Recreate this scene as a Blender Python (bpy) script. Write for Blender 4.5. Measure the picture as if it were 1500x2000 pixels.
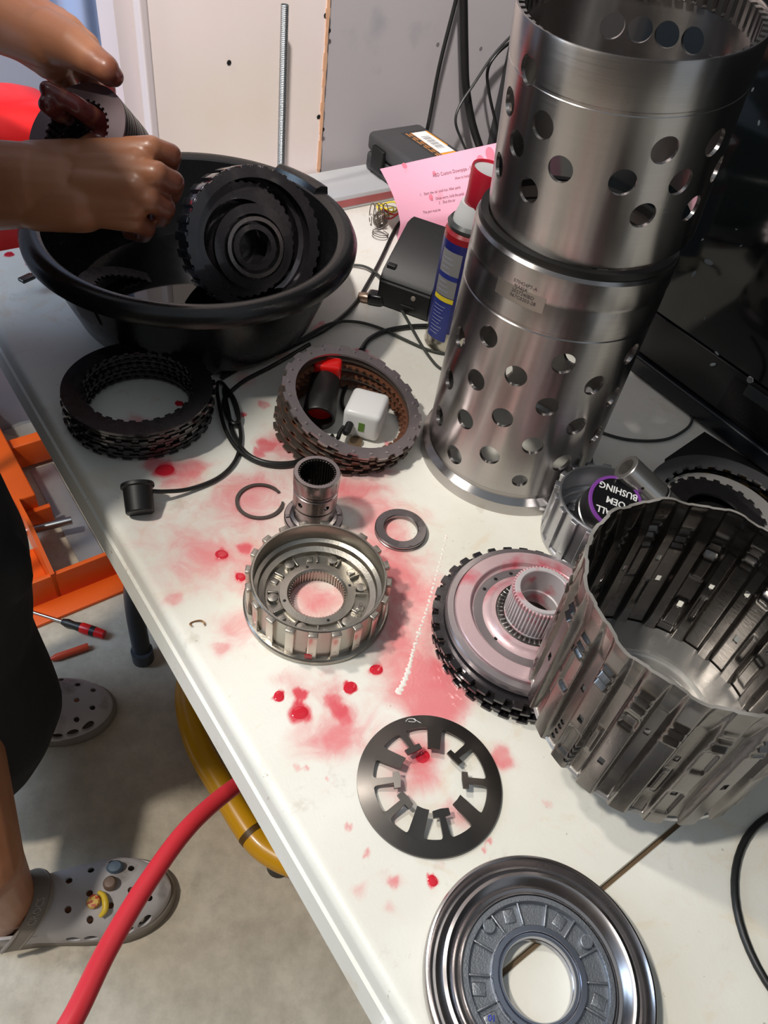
import bpy, bmesh, math, random
import numpy as np
from mathutils import Vector, Matrix, Euler, noise as mnoise
PI = math.pi
random.seed(7)
rng = np.random.default_rng(5)
for o in list(bpy.data.objects): bpy.data.objects.remove(o)
SC = bpy.context.scene
COL = SC.collection

# ---------------------------------------------------------------- camera
FPX = 1504.5
RC = Matrix(((0.983933529, -0.178535180, 0.0), (0.130397724, 0.718640959, -0.683045830), (0.121947710, 0.672071694, 0.730375516)))
CAMP = Vector((0, 0, 1.30))
cd = bpy.data.cameras.new('camera'); cam = bpy.data.objects.new('camera', cd); COL.objects.link(cam)
cd.sensor_width = 36; cd.sensor_fit = 'AUTO'; cd.lens = 36 * FPX / 2000; cd.clip_start = 0.02; cd.clip_end = 60
M4 = RC.to_4x4(); M4.translation = CAMP; cam.matrix_world = M4
SC.camera = cam

# ---------------------------------------------------------------- world, lights, exposure
SC.view_settings.view_transform = 'Standard'; SC.view_settings.look = 'None'
SC.view_settings.exposure = 0.0; SC.view_settings.gamma = 1.0; SC.view_settings.use_curve_mapping = False
w = bpy.data.worlds.new('world'); SC.world = w; w.use_nodes = True
w.node_tree.nodes['Background'].inputs[0].default_value = (0.68, 0.76, 0.84, 1)
w.node_tree.nodes['Background'].inputs[1].default_value = 0.42

def light(name, kind, loc, target, power, color=(1, 1, 1), size=0.1, size_y=None, **kw):
    d = bpy.data.lights.new(name, kind); o = bpy.data.objects.new(name, d); COL.objects.link(o)
    o.location = loc; d.energy = power; d.color = color
    dv = Vector(target) - Vector(loc); o.rotation_euler = dv.to_track_quat('-Z', 'Y').to_euler()
    if kind == 'AREA':
        d.size = size
        if size_y: d.shape = 'RECTANGLE'; d.size_y = size_y
    else: d.shadow_soft_size = size
    for k, v in kw.items(): setattr(d, k, v)
    return o
light('shop_light', 'POINT', (-1.5, -0.27, 3.4), (0, 0, 0), 238, (1.0, 0.94, 0.85), 0.11)
light('head_lamp_light', 'SPOT', (-0.36, 0.46, 1.50), (0.33, 0.23, 0.74), 11.0, (1.0, 0.94, 0.85), 0.03, spot_size=math.radians(64), spot_blend=0.55)
light('bluish_fill_light', 'AREA', (-1.60, 0.48, 1.35), (-0.45, 0.82, 0.76), 22, (0.55, 0.75, 1.0), 0.9, 0.9)  # added bluish fill to lift the dark left table; no door stands here
light('wall_fill_spot', 'SPOT', (-0.10, 0.0, 2.3), (-0.18, 1.30, 1.19), 145, (1.0, 0.93, 0.90), 0.05, spot_size=math.radians(42), spot_blend=0.22)  # added spot brightening the back wall, cone kept narrow to miss the arms

# ---------------------------------------------------------------- helpers: geometry
def ray(px, py):
    return RC @ Vector(((px - 750) / FPX, -(py - 1000) / FPX, -1.0))
def P(px, py, z):
    d = ray(px, py); return CAMP + d * ((z - CAMP.z) / d.z)
def PD(px, py, depth): return CAMP + ray(px, py) * depth
E0 = P(748, 1880, 0.74); _ef = P(0, 629, 0.74)
U = (_ef - E0).normalized(); V = Vector((U.y, -U.x, 0))
_s = P(1167, 1727, 0.74) - E0
S0 = E0 + U * (_s.dot(U) - 0.004)
def T(a, v, z=0.74): return S0 + U * a + V * v + Vector((0, 0, z))- Vector((0, 0, S0.z))
def tuv(p): d = Vector(p) - S0; return d.dot(U), d.dot(V)
TROT = math.atan2(U.y, U.x)
def plane_v(px, py, v):      # ray with the vertical plane at table coordinate v
    d = ray(px, py); t = (v - (CAMP - S0).dot(V)) / d.dot(V); return CAMP + d * t
def plane_a(px, py, a):
    d = ray(px, py); t = (a - (CAMP - S0).dot(U)) / d.dot(U); return CAMP + d * t

def S(r, g, b):
    f = lambda c: (c / 255 / 12.92) if c / 255 <= 0.04045 else ((c / 255 + 0.055) / 1.055) ** 2.4
    return (f(r), f(g), f(b), 1)

class MB:
    def __init__(s): s.v = []; s.f = []; s.m = []; s.cur = 0
    def add(s, vs, fs, M=None):
        b = len(s.v)
        s.v += [tuple(M @ Vector(p)) for p in vs] if M is not None else [tuple(p) for p in vs]
        s.f += [tuple(i + b for i in f) for f in fs]; s.m += [s.cur] * len(fs); return s
    def lathe(s, prof, n=96, closed=False, M=None, rot=0.0):
        vs = []; fs = []; rows = []
        for r, z in prof:
            if r < 1e-7: rows.append([len(vs)]); vs.append((0, 0, z))
            else:
                rows.append(list(range(len(vs), len(vs) + n)))
                vs += [(r * math.cos(2 * PI * k / n + rot), r * math.sin(2 * PI * k / n + rot), z) for k in range(n)]
        pr = list(zip(rows[:-1], rows[1:]))
        if closed: pr.append((rows[-1], rows[0]))
        for a, b in pr:
            for k in range(n):
                k2 = (k + 1) % n
                if len(a) == 1 and len(b) == 1: continue
                if len(a) == 1: fs.append((a[0], b[k2], b[k]))
                elif len(b) == 1: fs.append((a[k], a[k2], b[0]))
                else: fs.append((a[k], a[k2], b[k2], b[k]))
        return s.add(vs, fs, M)
    def plate(s, fo, fi, z0, z1, n=480, M=None):     # flat ring with free outlines
        vs = []; fs = []
        for k in range(n):
            t = 2 * PI * k / n; ro = fo(t); ri = fi(t); c, q = math.cos(t), math.sin(t)
            vs += [(ro * c, ro * q, z0), (ro * c, ro * q, z1), (ri * c, ri * q, z1), (ri * c, ri * q, z0)]
        for k in range(n):
            a = 4 * k; b = 4 * ((k + 1) % n)
            for i in range(4):
                j = (i + 1) % 4; fs.append((a + i, b + i, b + j, a + j))
        return s.add(vs, fs, M)
    def box(s, lo, hi, M=None, bev=0.0):
        x0, y0, z0 = lo; x1, y1, z1 = hi; b = bev
        if b <= 0:
            vs = [(x0, y0, z0), (x1, y0, z0), (x1, y1, z0), (x0, y1, z0), (x0, y0, z1), (x1, y0, z1), (x1, y1, z1), (x0, y1, z1)]
            return s.add(vs, [(3, 2, 1, 0), (4, 5, 6, 7), (0, 1, 5, 4), (1, 2, 6, 5), (2, 3, 7, 6), (3, 0, 4, 7)], M)
        bm = bmesh.new(); bmesh.ops.create_cube(bm, size=1)
        for v in bm.verts: v.co = Vector(((x0 + x1) / 2 + v.co.x * (x1 - x0), (y0 + y1) / 2 + v.co.y * (y1 - y0), (z0 + z1) / 2 + v.co.z * (z1 - z0)))
        bmesh.ops.bevel(bm, geom=bm.edges[:], offset=b, segments=3, affect='EDGES', profile=0.5)
        bm.verts.index_update(); vs = [v.co[:] for v in bm.verts]; fs = [tuple(v.index for v in f.verts) for f in bm.faces]; bm.free()
        return s.add(vs, fs, M)
    def tube(s, pts, r, n=12, smooth=6, cap=True, M=None, closed=False):
        pts = [Vector(p) for p in pts]
        if smooth: pts = crom(pts, smooth, closed)
        rr = r if hasattr(r, '__len__') else None
        N = len(pts); vs = []; fs = []; prev = None
        for i, p in enumerate(pts):
            a = pts[(i - 1) % N] if closed or i > 0 else pts[0]; c = pts[(i + 1) % N] if closed or i < N - 1 else pts[-1]
            t = (c - a).normalized()
            if prev is None:
                h = Vector((0, 0, 1)) if abs(t.z) < 0.9 else Vector((1, 0, 0)); x = t.cross(h).normalized()
            else: x = (prev - t * prev.dot(t)).normalized()
            prev = x; y = t.cross(x)
            q = np.interp(i / (N - 1) * (len(rr) - 1), range(len(rr)), rr) if rr is not None else r
            vs += [tuple(p + x * (q * math.cos(2 * PI * k / n)) + y * (q * math.sin(2 * PI * k / n))) for k in range(n)]
        for i in range(N if closed else N - 1):
            j = (i + 1) % N
            for k in range(n): k2 = (k + 1) % n; fs.append((i * n + k, i * n + k2, j * n + k2, j * n + k))
        if cap and not closed: fs.append(tuple(range(n - 1, -1, -1))); fs.append(tuple((N - 1) * n + k for k in range(n)))
        return s.add(vs, fs, M)
    def prism(s, poly, z0, z1, M=None):
        n = len(poly); vs = [(x, y, z0) for x, y in poly] + [(x, y, z1) for x, y in poly]
        fs = [tuple(range(n - 1, -1, -1)), tuple(range(n, 2 * n))] + [(k, (k + 1) % n, n + (k + 1) % n, n + k) for k in range(n)]
        return s.add(vs, fs, M)
    def mesh(s, name, mats, smooth=True, ang=0.6):
        me = bpy.data.meshes.new(name); me.from_pydata(s.v, [], s.f)
        for m in (mats if isinstance(mats, (list, tuple)) else [mats]): me.materials.append(m)
        if any(s.m): me.polygons.foreach_set('material_index', s.m)
        fixn(me)
        if smooth: me.shade_smooth(); me.set_sharp_from_angle(angle=ang)
        me.update(); return me
    def build(s, name, mats, parent=None, smooth=True, ang=0.6, loc=None):
        o = bpy.data.objects.new(name, s.mesh(name, mats, smooth, ang)); COL.objects.link(o)
        if parent is not None: o.parent = parent
        if loc is not None: o.location = loc
        return o
def fixn(me):
    bm = bmesh.new(); bm.from_mesh(me); bmesh.ops.recalc_face_normals(bm, faces=bm.faces[:]); bm.to_mesh(me); bm.free()
def crom(p, k, closed=False):
    out = []; n = len(p)
    for i in range(n if closed else n - 1):
        g = (lambda j: p[j % n]) if closed else (lambda j: p[min(max(j, 0), n - 1)])
        a, b, c, d = g(i - 1), g(i), g(i + 1), g(i + 2)
        for q in range(k):
            t = q / k
            out.append(0.5 * ((2 * b) + (c - a) * t + (2 * a - 5 * b + 4 * c - d) * t * t + (3 * b - a - 3 * c + d) * t ** 3))
    if not closed: out.append(p[-1].copy())
    return out
def frame(o, zdir, xhint=(1, 0, 0)):
    z = Vector(zdir).normalized(); x = Vector(xhint); x = (x - z * x.dot(z)).normalized(); y = z.cross(x)
    m = Matrix((x, y, z)).transposed().to_4x4(); m.translation = Vector(o); return m
def tag(o, label, cat, group=None):
    o['label'] = label; o['category'] = cat
    if group: o['group'] = group
    return o
def thing(name, label, cat, loc=(0, 0, 0), M=None, group=None):
    o = bpy.data.objects.new(name, None); COL.objects.link(o); o.empty_display_size = 0.02
    if M is not None: o.matrix_world = M
    else: o.matrix_world = Matrix.Translation(loc)
    return tag(o, label, cat, group)
def struct(o): o['kind'] = 'structure'; return o
def boolcut(o, cut):                      # o minus cutter mesh, result baked into o
    co = cut.build('cutter', o.data.materials[0] if o.data.materials else None); co.matrix_world = Matrix.Identity(4)
    sv = o.matrix_world.copy(); par = o.parent; o.parent = None; o.matrix_world = Matrix.Identity(4)
    m = o.modifiers.new('b', 'BOOLEAN'); m.operation = 'DIFFERENCE'; m.solver = 'EXACT'; m.object = co
    dg = bpy.context.evaluated_depsgraph_get(); dg.update()
    me = bpy.data.meshes.new_from_object(o.evaluated_get(dg)); o.modifiers.clear()
    if len(me.vertices) < 50:
        bpy.data.meshes.remove(me); m = o.modifiers.new('b', 'BOOLEAN'); m.operation = 'DIFFERENCE'; m.solver = 'FAST'; m.object = co
        dg = bpy.context.evaluated_depsgraph_get(); dg.update(); me = bpy.data.meshes.new_from_object(o.evaluated_get(dg)); o.modifiers.clear(); print('FASTBOOL', o.name, len(me.vertices))
    nm = o.data.name; old = o.data; o.data = me; me.name = nm; bpy.data.meshes.remove(old)
    cm = co.data; bpy.data.objects.remove(co); bpy.data.meshes.remove(cm)
    o.parent = par; o.matrix_basis = Matrix.Identity(4)
    me.shade_smooth(); me.set_sharp_from_angle(angle=0.5); return o
def text_mb(body, size, depth=0.0002, align='CENTER', bold=0.0):
    c = bpy.data.curves.new('t', 'FONT'); c.body = body; c.size = size; c.align_x = align; c.align_y = 'CENTER'; c.offset = bold
    c.extrude = depth; c.resolution_u = 2; o = bpy.data.objects.new('t', c); COL.objects.link(o)
    dg = bpy.context.evaluated_depsgraph_get(); dg.update(); me = bpy.data.meshes.new_from_object(o.evaluated_get(dg))
    vs = [v.co.copy() for v in me.vertices]; fs = [tuple(p.vertices) for p in me.polygons]
    bpy.data.objects.remove(o); bpy.data.curves.remove(c); bpy.data.meshes.remove(me); return vs, fs
def step(t, n, duty=0.5, ph=0.0): return ((t * n / (2 * PI) + ph) % 1.0) < duty

# ---------------------------------------------------------------- helpers: materials
def nodes(name):
    m = bpy.data.materials.new(name); m.use_nodes = True; nt = m.node_tree
    b = nt.nodes['Principled BSDF']; return m, nt, b
def mat(name, col, rough=0.5, metal=0.0, var=0.0, vs=8.0, bump=0.0, bs=200.0, coat=0.0, aniso=0.0, rv=0.0, col2=None, c2s=20.0, c2t=(0.5, 0.62), stretch=None, emit=None, trans=0.0, ior=None, spec=None, gen=False):
    m, nt, b = nodes(name); N = nt.nodes; L = nt.links
    b.inputs['Base Color'].default_value = col; b.inputs['Roughness'].default_value = rough; b.inputs['Metallic'].default_value = metal
    if coat: b.inputs['Coat Weight'].default_value = coat; b.inputs['Coat Roughness'].default_value = 0.05
    if trans: b.inputs['Transmission Weight'].default_value = trans
    if ior: b.inputs['IOR'].default_value = ior
    if spec is not None: b.inputs['Specular IOR Level'].default_value = spec
    tc = N.new('ShaderNodeTexCoord'); src = tc.outputs['Object']
    if stretch:
        mp = N.new('ShaderNodeMapping'); mp.inputs['Scale'].default_value = stretch; L.new(src, mp.inputs[0]); src = mp.outputs[0]
    def nz(scale, det=4):
        n = N.new('ShaderNodeTexNoise'); n.inputs['Scale'].default_value = scale; n.inputs['Detail'].default_value = det; L.new(src, n.inputs['Vector']); return n.outputs['Fac']
    cs = None
    if var:
        mx = N.new('ShaderNodeMix'); mx.data_type = 'RGBA'; L.new(nz(vs), mx.inputs[0])
        mx.inputs[6].default_value = tuple(c * (1 - var) for c in col[:3]) + (1,); mx.inputs[7].default_value = tuple(min(1, c * (1 + var)) for c in col[:3]) + (1,)
        cs = mx.outputs[2]
    if col2 is not None:
        r = N.new('ShaderNodeMapRange'); r.inputs[1].default_value = c2t[0]; r.inputs[2].default_value = c2t[1]; L.new(nz(c2s, 5), r.inputs[0])
        mx = N.new('ShaderNodeMix'); mx.data_type = 'RGBA'; L.new(r.outputs[0], mx.inputs[0]); mx.inputs[6].default_value = col; mx.inputs[7].default_value = col2
        if cs: L.new(cs, mx.inputs[6])
        cs = mx.outputs[2]
    if cs: L.new(cs, b.inputs['Base Color'])
    if rv:
        r = N.new('ShaderNodeMapRange'); r.inputs[3].default_value = max(0.02, rough - rv); r.inputs[4].default_value = rough + rv; L.new(nz(vs * 2.3), r.inputs[0]); L.new(r.outputs[0], b.inputs['Roughness'])
    if bump:
        bp = N.new('ShaderNodeBump'); bp.inputs['Strength'].default_value = bump; bp.inputs['Distance'].default_value = 0.001; L.new(nz(bs, 3), bp.inputs['Height']); L.new(bp.outputs[0], b.inputs['Normal'])
    if aniso:
        b.inputs['Anisotropic'].default_value = abs(aniso); b.inputs['Anisotropic Rotation'].default_value = 0.25 if aniso < 0 else 0.0
        tg = N.new('ShaderNodeTangent'); tg.direction_type = 'RADIAL'; tg.axis = 'Z'; L.new(tg.outputs[0], b.inputs['Tangent'])
    if emit: b.inputs['Emission Color'].default_value = emit[0]; b.inputs['Emission Strength'].default_value = emit[1]
    return m
M_ = {}
M_['alu_turned'] = mat('turned_aluminium', S(182, 178, 176), 0.26, 1.0, 0.05, 6, aniso=-0.88, rv=0.03, bump=0.04, bs=60, stretch=(1, 1, 40))
M_['alu_bright'] = mat('bright_aluminium', S(200, 198, 195), 0.24, 1.0, 0.05, 8, rv=0.06)
M_['alu_cast'] = mat('cast_aluminium', S(150, 150, 150), 0.42, 0.9, 0.12, 40, bump=0.35, bs=900, rv=0.08)
M_['alu_cast_pink'] = mat('fluid_wet_cast_aluminium', S(206, 178, 182), 0.36, 0.3, 0.06, 30, bump=0.12, bs=700, coat=0.3, col2=S(205, 88, 104), c2s=26, c2t=(0.5, 0.66))
M_['steel'] = mat('oiled_steel', S(152, 146, 146), 0.27, 1.0, 0.12, 30, rv=0.08, bump=0.04, bs=500)
M_['steel_bright'] = mat('bright_steel', S(190, 187, 184), 0.2, 1.0, 0.08, 60, rv=0.06)
M_['steel_plate'] = mat('clutch_plate_steel', S(166, 157, 159), 0.36, 0.8, 0.10, 50, rv=0.08, coat=0.25)
M_['steel_dark'] = mat('oil_black_steel', S(66, 63, 66), 0.28, 0.8, 0.2, 40, rv=0.1, coat=0.8)
M_['steel_black'] = mat('blackened_steel', S(88, 84, 81), 0.30, 0.9, 0.18, 25, rv=0.06)
M_['steel_rust'] = mat('browned_steel', S(122, 110, 102), 0.4, 0.75, 0.2, 60, rv=0.1)
M_['friction'] = mat('brown_friction_lining', S(104, 62, 40), 0.62, 0.0, 0.35, 260, bump=0.5, bs=900, coat=0.25)
M_['friction_oil'] = mat('oil_soaked_friction_lining', S(30, 24, 22), 0.4, 0.0, 0.3, 260, bump=0.5, bs=900, coat=0.4)
M_['friction_tan'] = mat('tan_friction_lining', S(128, 98, 44), 0.6, 0.0, 0.3, 260, bump=0.5, bs=900, col2=S(60, 46, 24), c2s=90, c2t=(0.52, 0.6))
M_['stamped'] = mat('stamped_steel', S(128, 124, 121), 0.27, 1.0, 0.14, 35, rv=0.09, bump=0.08, bs=300, stretch=(1, 1, 0.35))
M_['stamped_in'] = mat('shaded_inner_steel', S(112, 108, 105), 0.3, 1.0, 0.25, 30, rv=0.1, bump=0.1, bs=200, stretch=(1, 1, 2.5))  # darker copy of the stamped steel: shade inside the drum put into the colour
M_['black_plastic'] = mat('black_plastic', S(14, 14, 15), 0.5, 0, 0.2, 30, bump=0.08, bs=900)
M_['black_gloss'] = mat('glossy_black_plastic', S(18, 18, 19), 0.27, 0, 0.2, 30, rv=0.05)
M_['black_rubber'] = mat('black_rubber', S(24, 24, 24), 0.45, 0, 0.2, 60)
M_['cable_grey'] = mat('dark_grey_cable', S(44, 45, 44), 0.42, 0, 0.15, 60)
M_['white_plastic'] = mat('white_plastic', S(236, 236, 236), 0.3, 0, 0.02, 30)
M_['oil'] = mat('black_oil', S(8, 7, 8), 0.04, 0, spec=0.6)
M_['red_plastic'] = mat('red_plastic', S(226, 28, 30), 0.3, 0, 0.06, 6)
M_['red_hose'] = mat('red_rubber_hose', S(214, 52, 62), 0.42, 0, 0.06, 60)
M_['yellow_paint'] = mat('yellow_paint', S(226, 164, 22), 0.32, 0, 0.08, 14, coat=0.2)
M_['orange_paint'] = mat('orange_paint', S(236, 96, 24), 0.38, 0, 0.08, 10, bump=0.05, bs=400)
M_['zinc'] = mat('zinc_plated_steel', S(170, 174, 176), 0.32, 1.0, 0.08, 120)
M_['screw_dark'] = mat('dark_opening', S(10, 10, 10), 0.7)
M_['white_paint'] = mat('white_ink', S(232, 232, 232), 0.5)
M_['dark_ink'] = mat('dark_ink', S(60, 50, 56), 0.6)
M_['purple'] = mat('purple_ring_plastic', S(122, 62, 150), 0.35)
M_['label_black'] = mat('black_label', S(14, 14, 17), 0.3)

# ================================================================ the setting
def concrete():
    m, nt, b = nodes('stained_concrete'); N = nt.nodes; L = nt.links
    tc = N.new('ShaderNodeTexCoord')
    def nz(s, d=6, r=0.6):
        n = N.new('ShaderNodeTexNoise'); n.inputs['Scale'].default_value = s; n.inputs['Detail'].default_value = d; n.inputs['Roughness'].default_value = r
        L.new(tc.outputs['Object'], n.inputs['Vector']); return n.outputs['Fac']
    def ramp(src, pts):
        r = N.new('ShaderNodeValToRGB'); L.new(src, r.inputs[0]); e = r.color_ramp.elements
        e[0].position, e[0].color = pts[0]; e[1].position, e[1].color = pts[-1]
        for p, c in pts[1:-1]: k = e.new(p); k.color = c
        return r.outputs[0]
    base = ramp(nz(3.5), [(0.3, S(182, 170, 150)), (0.5, S(206, 194, 174)), (0.7, S(216, 206, 188))])
    mot = ramp(nz(26, 8, 0.7), [(0.35, S(176, 172, 168)), (0.62, S(255, 255, 255))])
    mx = N.new('ShaderNodeMix'); mx.data_type = 'RGBA'; mx.blend_type = 'MULTIPLY'; mx.inputs[0].default_value = 0.4; L.new(base, mx.inputs[6]); L.new(mot, mx.inputs[7])
    sp = ramp(nz(7, 5, 0.65), [(0.60, (0, 0, 0, 1)), (0.72, (1, 1, 1, 1))])
    m2 = N.new('ShaderNodeMix'); m2.data_type = 'RGBA'; sc = N.new('ShaderNodeMath'); sc.operation = 'MULTIPLY'; sc.inputs[1].default_value = 0.5; L.new(sp, sc.inputs[0]); L.new(sc.outputs[0], m2.inputs[0])
    L.new(mx.outputs[2], m2.inputs[6]); m2.inputs[7].default_value = S(96, 84, 76); L.new(m2.outputs[2], b.inputs['Base Color'])
    rr = N.new('ShaderNodeMapRange'); rr.inputs[3].default_value = 0.45; rr.inputs[4].default_value = 0.8; L.new(nz(12), rr.inputs[0]); L.new(rr.outputs[0], b.inputs['Roughness'])
    bp = N.new('ShaderNodeBump'); bp.inputs['Strength'].default_value = 0.25; bp.inputs['Distance'].default_value = 0.002; L.new(nz(90, 6), bp.inputs['Height']); L.new(bp.outputs[0], b.inputs['Normal'])
    return m
o = MB().box((-3.2, -3.0, -0.06), (2.6, 4.2, 0)).build('floor', concrete(), smooth=False); struct(o)
m_dim = mat('dim_garage_wall', S(86, 80, 76), 0.85, var=0.06, vs=3)
o = MB().box((-3.2, -1.75, 0), (1.5, -1.65, 2.75)).build('wall_front', m_dim, smooth=False); struct(o)
AW = 1.005                                             # back wall stands at the far end of the table
m_wall = mat('grey_primed_drywall', S(184, 179, 181), 0.75, var=0.03, vs=5, bump=0.1, bs=80, col2=S(160, 158, 162), c2s=9, c2t=(0.6, 0.75))
m_white = mat('white_drywall_board', S(236, 223, 219), 0.7, var=0.02, vs=4, bump=0.06, bs=60, col2=S(232, 220, 206), c2s=3, c2t=(0.5, 0.7))
m_torn = mat('torn_paper_edge', S(214, 168, 134), 0.85, var=0.2, vs=60)
FR = lambda a, v, z=0.0: frame(T(a, v, z), (0, 0, 1), (V.x, V.y, 0))   # local x across the table, y along it
def vat(px, py, a): return tuv(plane_a(px, py, a))[1]
o = MB().box((.90, -2.2, 0), (1.0, AW + .01, 2.75)).build('wall_right', mat('charcoal_wall', S(44, 44, 46), 0.7, var=0.05), smooth=False); o.matrix_world = FR(0, 0); struct(o)
vL = vat(300, 150, AW); vR = vat(633, 150, AW)
o = MB().box((vL, 0.012, 0), (3.2, 0.12, 2.75)).build('wall_back', m_wall, smooth=False); o.matrix_world = FR(AW, 0); struct(o)
b = MB(); b.box((vL, 0, 0), (vR, 0.014, 2.75)); wb = b.build('trim_1', m_white, smooth=False); wb.matrix_world = FR(AW, 0); struct(wb)
b = MB()                                               # ragged paper edge of the white board
for k in range(90):
    z0 = 0.70 + k * 0.011; wv = 0.0018 + 0.0022 * (0.5 + 0.5 * math.sin(k * 1.7) * math.cos(k * 0.63)); b.box((-wv, -0.0015, z0), (wv * 0.7, 0.012, z0 + 0.0112))
o = b.build('torn_edge', m_torn, wb, smooth=False); o.location = (vR, 0, 0)
b = MB()
for px, py in ((447, 122), (636, 30), (642, 60), (622, 228), (630, 253)):
    v_ = vat(px, py, AW); z_ = plane_a(px, py, AW).z; b.lathe([(0, 0), (0.0028, 0.0006), (0.0034, 0)], 10, M=Matrix.Translation((v_, -0.0006, z_)) @ Matrix.Rotation(PI / 2, 4, 'X'))
b.build('screw_hole', M_['screw_dark'], wb)
b = MB()
for px, py in ((939, 95), (855, 87), (1010, 30)):
    v_ = vat(px, py, AW + .012); z_ = plane_a(px, py, AW + .012).z; b.lathe([(0, 0.0008), (0.0030, 0.0008), (0.0042, 0)], 12, M=Matrix.Translation((v_, 0.0125, z_)) @ Matrix.Rotation(PI / 2, 4, 'X'))
o = b.build('screw_dimple', mat('filled_screw_dimple', S(120, 116, 118), 0.8), bpy.data.objects['wall_back'])
# corner trim and the recess to its left with a hanging plastic sheet
b = MB(); b.box((vL - 0.012, -0.004, 0), (vL - 0.0005, 0.05, 2.75), bev=0.003); b.box((vL - 0.034, 0.02, 0), (vL - 0.012, 0.08, 2.75)); o = b.build('trim_2', mat('white_corner_trim', S(200, 190, 190), 0.6, var=0.05), smooth=False); o.matrix_world = FR(AW, 0); struct(o)
o = MB().box((-3.0, 0, 0), (vL + 0.25, 0.1, 2.75)).build('wall_left', mat('blue_grey_wall', S(150, 156, 172), 0.8, var=0.04), smooth=False); o.matrix_world = FR(AW + 0.52, 0); struct(o)  # recessed wall in its own blue grey
def sheet(v0, v1, z0, z1, amp, nf, ph):
    vs = []; fs = []; n = 60; mz = 14
    for side in (0, 1):
        for j in range(mz + 1):
            for i in range(n + 1):
                q = i / n; zz = z0 + (z1 - z0) * j / mz
                vs.append((v0 + (v1 - v0) * q + 0.012 * j / mz * math.sin(5 * q), amp * math.sin(nf * q * 2 * PI + ph + 0.4 * j / mz) * (1 - 0.3 * j / mz) + side * 0.002, zz))
    R = (n + 1) * (mz + 1)
    for s in (0, 1):
        for j in range(mz):
            for i in range(n):
                a = s * R + j * (n + 1) + i; fs.append((a, a + 1, a + n + 2, a + n + 1) if s else (a, a + n + 1, a + n + 2, a + 1))
    for i in range(n):
        fs.append((i, i + 1, R + i + 1, R + i)); t = mz * (n + 1); fs.append((t + i, R + t + i, R + t + i + 1, t + i + 1))
    b = MB(); b.add(vs, fs); return b
va = vat(120, 120, AW + .30); vb = vat(288, 60, AW + .30)
o = sheet(va, vb, 0.02, 2.3, 0.014, 2.4, 0.6).build('plastic_sheet', mat('bluish_translucent_sheet', S(140, 158, 190), 0.34, 0, 0.05, 4), smooth=True)
o.matrix_world = FR(AW + 0.30, 0); tag(o, 'bluish grey plastic sheet hanging in folds left of the white wall board', 'sheet')

# ================================================================ folding table with fluid stains
TW, TL = 0.84, 0.985
STAIN = []   # px, py, radius px, drop strength, wash strength
for s in """545 1360 13 1 0|684 1343 15 .95 0|586 1355 17 .75 .1|585 1392 26 .8 .1|660 1385 24 .7 .15|652 1368 18 .6 .1|672 1400 20 .6 .1|640 1372 12 .5 .1
433 1083 17 .8 .1|478 1071 17 .75 .1|470 1127 14 .8 .1|322 918 24 .8 .2|365 915 40 .45 .5|345 945 30 .35 .3|826 1478 16 .9 .2|815 1480 38 .15 .5
845 1720 13 .9 .2|768 1722 14 .5 .2|978 1480 26 .5 .4|840 1345 60 .15 .75|800 1300 45 .1 .6|870 1380 32 .2 .7|735 1308 16 .7 .2
300 905 24 .5 .4|350 788 9 1 0|275 825 28 .4 .4|317 833 16 .7 .2|270 838 14 .7 .1|560 870 40 .3 .5|700 940 55 .05 .45|690 960 28 .3 .4
340 1170 20 .35 .3|430 1265 18 .3 .3|465 1230 40 .05 .4|545 1140 60 .02 .45|620 1160 60 0 .15|730 1090 60 .05 .5|740 1000 60 .05 .4|500 1000 60 .05 .45
440 980 45 .1 .45|530 940 50 .05 .4|780 1130 70 .02 .45|820 1220 70 .02 .4|770 1250 50 .05 .35|870 1180 60 .02 .3|480 1090 60 .05 .4
18 497 11 1 0|62 512 14 .8 .1|80 530 13 .7 0|600 1440 40 .05 .4|660 1440 40 .05 .4|560 1330 30 .05 .35|640 1330 35 .05 .3|700 1420 60 .02 .3|380 1110 60 0 .35
330 1050 60 0 .3|680 1614 10 .5 .1|716 1668 9 .5 .2|760 1770 12 .2 .2|945 1660 8 .6 .2|955 1642 8 .6 .2|860 1690 12 .2 .2|1070 1570 12 .3 .2|580 1500 10 .4 .1
600 1500 7 .5 0|640 1520 6 .5 0|700 1740 14 .1 .3|720 1590 9 .4 .1|900 1600 26 .3 .3|880 1580 22 .3 .2|1290 905 20 .1 .1|860 1330 26 .3 .5|850 1310 18 .4 .4
625 640 18 .7 .1|545 690 26 .3 .2|480 740 26 .25 .3|515 790 14 .5 .2|475 810 8 .7 .1|520 870 22 .6 .3|505 885 16 .6 .3|580 855 20 .6 .3|760 870 12 .5 .1|700 690 22 .6 .2|720 700 18 .5 .2
690 690 14 .6 .2|405 1090 30 .02 .3|620 1060 40 0 .2|640 1190 40 0 .25|610 1170 36 0 .25|910 1340 20 .1 .4|830 1400 26 .1 .4|800 1500 40 .05 .35|850 1460 30 .05 .3|790 1550 40 .02 .25""".replace('\n', '|').split('|'):
    STAIN.append([float(x) for x in s.split()])
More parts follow.
